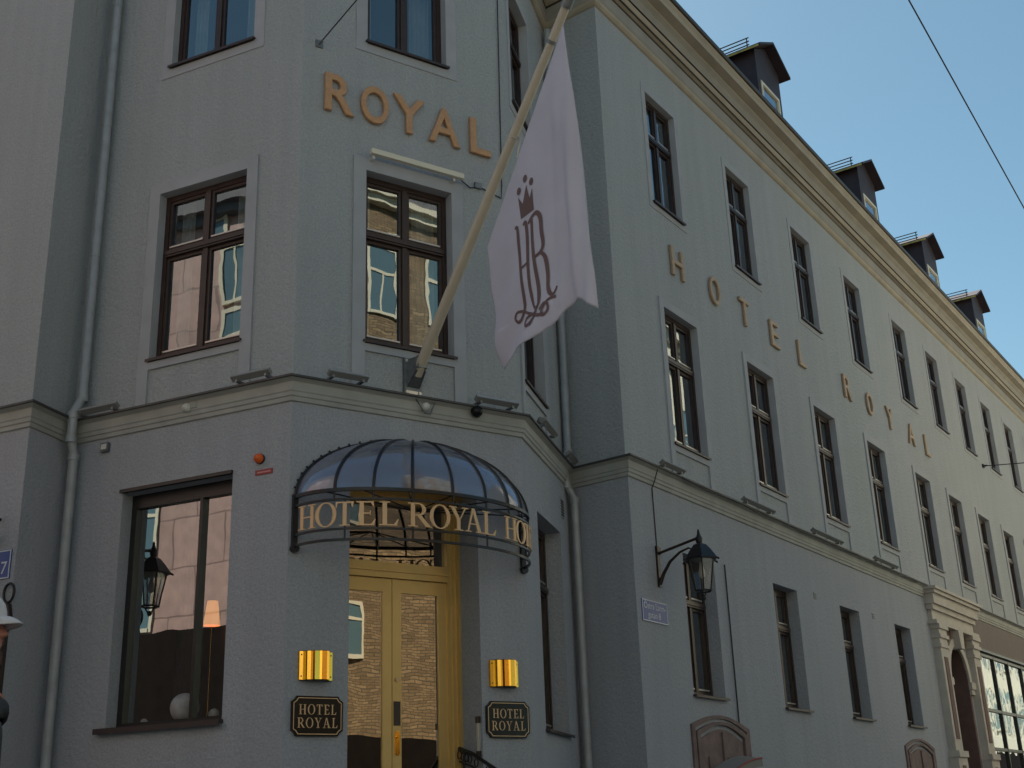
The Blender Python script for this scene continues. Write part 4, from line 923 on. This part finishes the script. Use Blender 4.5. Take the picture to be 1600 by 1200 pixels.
# ------------------------------------------------------------------ person at the left edge
PX, PY, FACE = -2.172, 5.17, 0.0            # nose line; looks to +x
GZ = .05*PY
person = empty('person', Matrix.Translation((PX-.10, PY, GZ)), 'person in a white peaked cap and dark jacket looking right at the left edge', 'person')
EYE = .873+H-GZ                              # eye height above the ground
M['skin'] = mat('skin', (.42, .17, .12), .5, var=.12, vscale=30)
M['cap'] = mat('white cap cloth', (.62, .60, .62), .8, var=.05, vscale=20, bump=.1)
M['jacket'] = mat('dark jacket', (.035, .037, .042), .8, var=.2, vscale=10, bump=.3, bscale=20)
M['trousers'] = mat('dark blue trousers', (.03, .035, .06), .9, var=.2, vscale=10)
M['hair'] = mat('grey brown hair', (.10, .085, .075), .8)
def skin(name, pts, edges, radii, material, sub=2, parent=None):
    me = bpy.data.meshes.new(name); me.from_pydata(pts, edges, []); o = bpy.data.objects.new(name, me); C.objects.link(o)
    md = o.modifiers.new('skin', 'SKIN'); 
    for i, r_ in enumerate(radii): me.skin_vertices[0].data[i].radius = (r_, r_) if not isinstance(r_, tuple) else r_
    me.skin_vertices[0].data[0].use_root = True
    md.use_smooth_shade = True
    s2 = o.modifiers.new('sub', 'SUBSURF'); s2.levels = s2.render_levels = sub
    me2 = bpy.data.meshes.new_from_object(o.evaluated_get(bpy.context.evaluated_depsgraph_get())) if 0 else None
    bpy.context.view_layer.update()
    me2 = bpy.data.meshes.new_from_object(o.evaluated_get(bpy.context.evaluated_depsgraph_get()))
    bpy.data.objects.remove(o); me2.materials.clear(); me2.materials.append(M[material])
    for p in me2.polygons: p.use_smooth = True
    o = bpy.data.objects.new(name, me2); C.objects.link(o); o.parent = parent; return o
# body (head included in one mesh): grown skeleton joined with the modelled head
e_ = EYE
bp = [(-.02, 0, .95), (-.02, 0, 1.12), (-.03, 0, 1.30), (-.04, 0, e_-.29), (-.035, 0, e_-.20), (-.02, 0, e_-.12),
      (-.03, -.17, e_-.33), (-.04, -.24, 1.10), (.06, -.25, .88), (.09, -.25, .80),
      (-.03, .17, e_-.33), (-.04, .24, 1.10), (.06, .25, .88), (.09, .25, .80),
      (-.02, -.10, .88), (.0, -.11, .50), (-.03, -.11, .09), (.09, -.12, .04), (-.02, .10, .88), (.0, .11, .50), (-.03, .11, .09), (.09, .12, .04)]
be = [(0, 1), (1, 2), (2, 3), (3, 4), (4, 5), (3, 6), (6, 7), (7, 8), (8, 9), (3, 10), (10, 11), (11, 12), (12, 13), (0, 14), (14, 15), (15, 16), (16, 17), (0, 18), (18, 19), (19, 20), (20, 21)]
br_ = [.14, .13, .15, .09, .058, .055, .07, .05, .036, .03, .07, .05, .036, .03, .09, .062, .045, .04, .09, .062, .045, .04]
body = skin('body', bp, be, br_, 'skin', 2, person)
# fingers and thumbs, joined into the body mesh
fm = bmesh.new(); fm.from_mesh(body.data)
def addmesh(me): fm.from_mesh(me)
hb = MB()
for s in (-1, 1):
    for i in range(4):
        y_ = s*.25+(-.03+.02*i); L = (.075, .085, .08, .062)[i]
        hb.tube([(.095, y_, .80), (.105, y_, .80-L*.5), (.10, y_, .80-L), (.085, y_, .80-L*1.25)], [.011, .0105, .0095, .007], 8)
    hb.tube([(.09, s*.22, .81), (.115, s*.205, .78), (.12, s*.205, .75)], [.013, .012, .009], 8)
# head: sections stacked by height, profile traced (front x, back x, half width)
sec = [(-.155, .005, -.075, .045), (-.14, .055, -.085, .052), (-.125, .080, -.09, .055), (-.105, .092, -.095, .058), (-.09, .088, -.098, .060), (-.083, .096, -.10, .062), (-.072, .099, -.10, .063), (-.066, .094, -.10, .064), (-.060, .101, -.10, .065), (-.050, .096, -.102, .066), (-.045, .108, -.103, .067),
       (-.036, .122, -.105, .068), (-.026, .119, -.106, .069), (-.012, .106, -.108, .070), (0, .094, -.11, .071), (.012, .094, -.112, .072), (.026, .100, -.114, .073), (.05, .098, -.115, .075), (.08, .085, -.11, .073), (.105, .06, -.095, .062), (.122, .03, -.06, .04), (.128, -.01, -.03, .01)]
hv = []; n_ = 32
for z, xf, xb, hw in sec:
    for j in range(n_):
        a = 2*math.pi*j/n_; c, s_ = math.cos(a), math.sin(a)
        base = .088 if -.13 < z < .06 else xf
        xr = xb if c < 0 else min(base, xf)
        x = (abs(xr)*c if c < 0 else xr*c); y_ = hw*s_
        if c > .0 and xf > base: x += (xf-base)*max(0, 1-(abs(s_)/.30)**2)*1.0 if abs(s_) < .30 else 0
        if -.008 < z < .016 and .22 < abs(s_) < .5 and c > 0: x -= .008
        hv.append((x-.005, y_, z))
hb.add([(x, y, z+e_) for x, y, z in hv], [(i*n_+j, i*n_+(j+1) % n_, (i+1)*n_+(j+1) % n_, (i+1)*n_+j) for i in range(len(sec)-1) for j in range(n_)], 0, True)
for s in (-1, 1):   # ears
    hb.tube([(-.02+.018*math.cos(t), s*.074, e_-.015+.03*math.sin(t)) for t in [x_*math.pi/5 for x_ in range(10)]], .007, 6, closed=True)
tmp = bpy.data.meshes.new('t'); tmp.from_pydata(hb.v, [], hb.f); 
for p in tmp.polygons: p.use_smooth = True
fm.from_mesh(tmp); fm.to_mesh(body.data); fm.free()
for p in body.data.polygons: p.use_smooth = True
ev = MB()
for s in (-1, 1): ev.lathe([(.0115*math.sin(math.pi*i/8)+.0001, -.0115*math.cos(math.pi*i/8)) for i in range(9)], (.076, s*.030, e_+.002), 12)
M['eye'] = mat('eye', (.25, .22, .2), .2); ev.build('eyes', 'eye', person, local=I4)
hr = MB()
hr.lathe([(.001, -.07), (.05, -.06), (.072, -.03), (.079, 0), (.08, .03)], (0, 0, 0), 20); hr.v = [(min(x*1.42-.035, .02), y, z+e_+.005) for x, y, z in hr.v]
hr.build('hair', 'hair', person, local=I4)
cp_ = MB(); n_ = 28; prof = [(1.0, .026), (1.02, .04), (1.0, .065), (.92, .095), (.74, .122), (.42, .137), (.01, .140)]
cp_.add([(-.016+(.112*k)*math.cos(2*math.pi*j/n_), .088*k*math.sin(2*math.pi*j/n_), e_+z) for k, z in prof for j in range(n_)], [(i*n_+j, i*n_+(j+1) % n_, (i+1)*n_+(j+1) % n_, (i+1)*n_+j) for i in range(len(prof)-1) for j in range(n_)], 0, True)
vi = MB(); n_ = 14; up_, lo_ = [], []
for r_, dz in ((.0, 0.), (.35, -.006), (.7, -.017), (1., -.032)):
    for j in range(n_+1):
        a = math.pi*(-.5+j/n_); y_ = .080*math.sin(a); xb = .085*math.cos(a)-.0; xf = xb+.072*max(0, math.cos(a))**.6
        x = xb+(xf-xb)*r_; up_.append((x+.012, y_, e_+.046+dz-abs(y_)**2*2.5)); 
nn_ = n_+1
lo_ = [(x, y, z-.005) for x, y, z in up_]
vi.add(up_+lo_, [(i*nn_+j, i*nn_+j+1, (i+1)*nn_+j+1, (i+1)*nn_+j) for i in range(3) for j in range(n_)] + [(len(up_)+i*nn_+j, len(up_)+(i+1)*nn_+j, len(up_)+(i+1)*nn_+j+1, len(up_)+i*nn_+j+1) for i in range(3) for j in range(n_)] + [(3*nn_+j, 3*nn_+j+1, len(up_)+3*nn_+j+1, len(up_)+3*nn_+j) for j in range(n_)], 0, True)
co = cp_.build('cap', 'cap', person, local=I4); vi.build('visor', 'cap', co, local=I4)
jk = skin('jacket', [(-.02, 0, .93), (-.02, 0, 1.12), (-.03, 0, 1.30), (-.045, 0, e_-.30), (-.04, 0, e_-.235), (-.03, -.17, e_-.34), (-.04, -.245, 1.10), (.05, -.25, .92), (-.03, .17, e_-.34), (-.04, .245, 1.10), (.05, .25, .92)],
          [(0, 1), (1, 2), (2, 3), (3, 4), (3, 5), (5, 6), (6, 7), (3, 8), (8, 9), (9, 10)], [.17, .155, .17, .105, .075, .09, .066, .05, .09, .066, .05], 'jacket', 2, person)
tr = skin('trousers', [(-.02, 0, .96), (-.02, -.10, .88), (.0, -.11, .50), (-.03, -.11, .10), (-.02, .10, .88), (.0, .11, .50), (-.03, .11, .10)], [(0, 1), (1, 2), (2, 3), (0, 4), (4, 5), (5, 6)], [.15, .11, .08, .065, .11, .08, .065], 'trousers', 2, person)

# ------------------------------------------------------------------ ground
def gz(x, y): return .05*y
def slab(poly, dz, th, name, m_, par=None):
    mb_ = MB(); n = len(poly); vs_ = [(x, y, gz(x, y)+dz) for x, y in poly] + [(x, y, gz(x, y)+dz-th) for x, y in poly]
    mb_.add(vs_, [tuple(range(n)), tuple(range(2*n-1, n-1, -1))] + [(i, (i+1) % n, n+(i+1) % n, n+i) for i in range(n)]); return mb_.build(name, m_)
tag(slab([(-400, -400), (400, -400), (400, 400), (-400, 400)], 0, .2, 'road', 'asphalt'), kind='structure')
po_ = [corner(k, 1.9) for k in range(-1, 7)]; pi_ = [corner(k, -.3) for k in range(-1, 7)]
pv, kb = MB(), MB(); ko = [corner(k, 2.02) for k in range(-1, 7)]
for j in range(7):
    def q(p, dz): return (p.x, p.y, gz(p.x, p.y)+dz)
    pv.quad(q(po_[j], .12), q(po_[j+1], .12), q(pi_[j+1], .12), q(pi_[j], .12))
    kb.quad(q(ko[j], .124), q(ko[j+1], .124), q(po_[j+1], .124), q(po_[j], .124)); kb.quad(q(ko[j], -.05), q(ko[j+1], -.05), q(ko[j+1], .124), q(ko[j], .124))
tag(pv.build('pavement', 'paving'), kind='structure'); tag(kb.build('kerb', 'kerb'), kind='structure')

# ------------------------------------------------------------------ buildings across the streets (seen in the glass, and they shade the street)
def block(name, p, ang, L, dep, zt, label, wallm, base_m, zb, wins, roofh=2.5, winm='winblue', framem='creamw', storeys=(), base_h=0.):
    """p = left end of the front; ang = direction of the front, its face looks along -y of the local frame"""
    mw = Matrix.Translation((p[0], p[1], 0)) @ Matrix.Rotation(ang, 4, 'Z')
    e = empty(name, mw, label, 'building')
    b = MB(); b.box(0, L, 0, dep, zb, zt); b.build('wall', wallm, e, local=I4)
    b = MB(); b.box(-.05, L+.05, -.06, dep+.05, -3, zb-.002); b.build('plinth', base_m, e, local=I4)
    b = MB(); b.box(-.2, L+.2, -.35, dep+.2, zt, zt+.22); b.box(-.1, L+.1, -.18, dep+.1, zt-.25, zt-.002); b.build('cornice', 'roofgrey' if wallm == 'pink' else 'creamw', e, local=I4)
    b = MB(); b.prism([(-.1, zt+.222), (L+.1, zt+.222), (L-1.5, zt+roofh), (1.5, zt+roofh)], .2, dep); b.build('roof', 'roofgrey', e, local=I4)
    for (x, z, w_, h_) in wins:
        f_ = MB(); f_.box(x-.1, x, -.05, .02, z-.1, z+h_+.1); f_.box(x+w_, x+w_+.1, -.05, .02, z-.1, z+h_+.1); f_.box(x, x+w_, -.05, .02, z+h_, z+h_+.1); f_.box(x, x+w_, -.07, .02, z-.1, z)
        f_.box(x+w_/2-.04, x+w_/2+.04, -.04, -.001, z, z+h_*.62); f_.box(x, x+w_, -.045, -.001, z+h_*.62, z+h_*.62+.1)
        o = f_.build('window', framem, e, local=I4); g_ = MB(); g_.box(x, x+w_, -.02, -.0012, z, z+h_*.62); g_.box(x, x+w_, -.021, -.0013, z+h_*.62+.1, z+h_); g_.build('pane', winm, o, local=I4)
    return e
def fang(d): return math.atan2(d.y, d.x)
a6_, d6_, n6_, _ = FAC[6]; a2_, d2_, n2_, _ = FAC[2]; a3_, d3_, n3_, _ = FAC[3]
# C: row across the long street, facing it (front direction reversed so that it faces -n6)
pC = a6_+d6_*84+n6_*9.5
wC = [(x, z, 1.3, 2.2) for x in [2+3.0*i for i in range(23)] for z in (5.2, 8.6, 12.2)]
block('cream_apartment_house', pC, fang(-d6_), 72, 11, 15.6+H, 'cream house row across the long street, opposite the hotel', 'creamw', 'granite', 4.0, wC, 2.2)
# B: pink granite house across the left street
pB = a2_+d2_*3+n2_*13
us = [-12.6, -9.45, 2.2]
wB = [(13.35, 6.05, .9, 4.6), (11.05, 11.9, .75, 2.3), (11.05, 14.5, .75, 2.4)] + [(x, z, 1.4, 2.2) for x in (1, 4.4, 19.5, 23, 26.5, 30) for z in (6.6, 10, 13.4)]
block('pink_granite_house', pB, fang(-d2_), 36, 11, 17.2, 'pink granite house with cream bay windows across the left street', 'pink', 'granite', 5.9, wB, 3.0)  # dark base reaches the reflected shadow line; that shade is painted in
# E: yellow brick house behind the camera to the right
cE = a3_+d3_*6.5+n3_*19
dE = Vector((d3_.x, d3_.y)); dE.rotate(Matrix.Rotation(R(-6), 2))
pE = cE+dE*9
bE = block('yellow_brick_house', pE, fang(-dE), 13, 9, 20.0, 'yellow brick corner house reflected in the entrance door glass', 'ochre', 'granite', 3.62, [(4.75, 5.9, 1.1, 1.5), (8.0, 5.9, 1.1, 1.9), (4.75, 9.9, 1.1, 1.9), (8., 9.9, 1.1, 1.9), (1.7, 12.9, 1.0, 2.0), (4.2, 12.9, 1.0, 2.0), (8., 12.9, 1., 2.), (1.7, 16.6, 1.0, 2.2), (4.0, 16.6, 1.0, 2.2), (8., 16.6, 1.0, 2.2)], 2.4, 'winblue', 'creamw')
# D: unseen house added behind the camera to darken the street and bounce light
block('added_beige_house', (11, -13), R(180), 20, 9, 12.5, 'unseen beige house added behind the camera to shade the square and bounce light', 'creamw', 'granite', 3.6, [(x, z, 1.3, 2.0) for x in (1.5, 5, 8.5, 12, 15.5) for z in (4.8, 8.4)], 2.5)
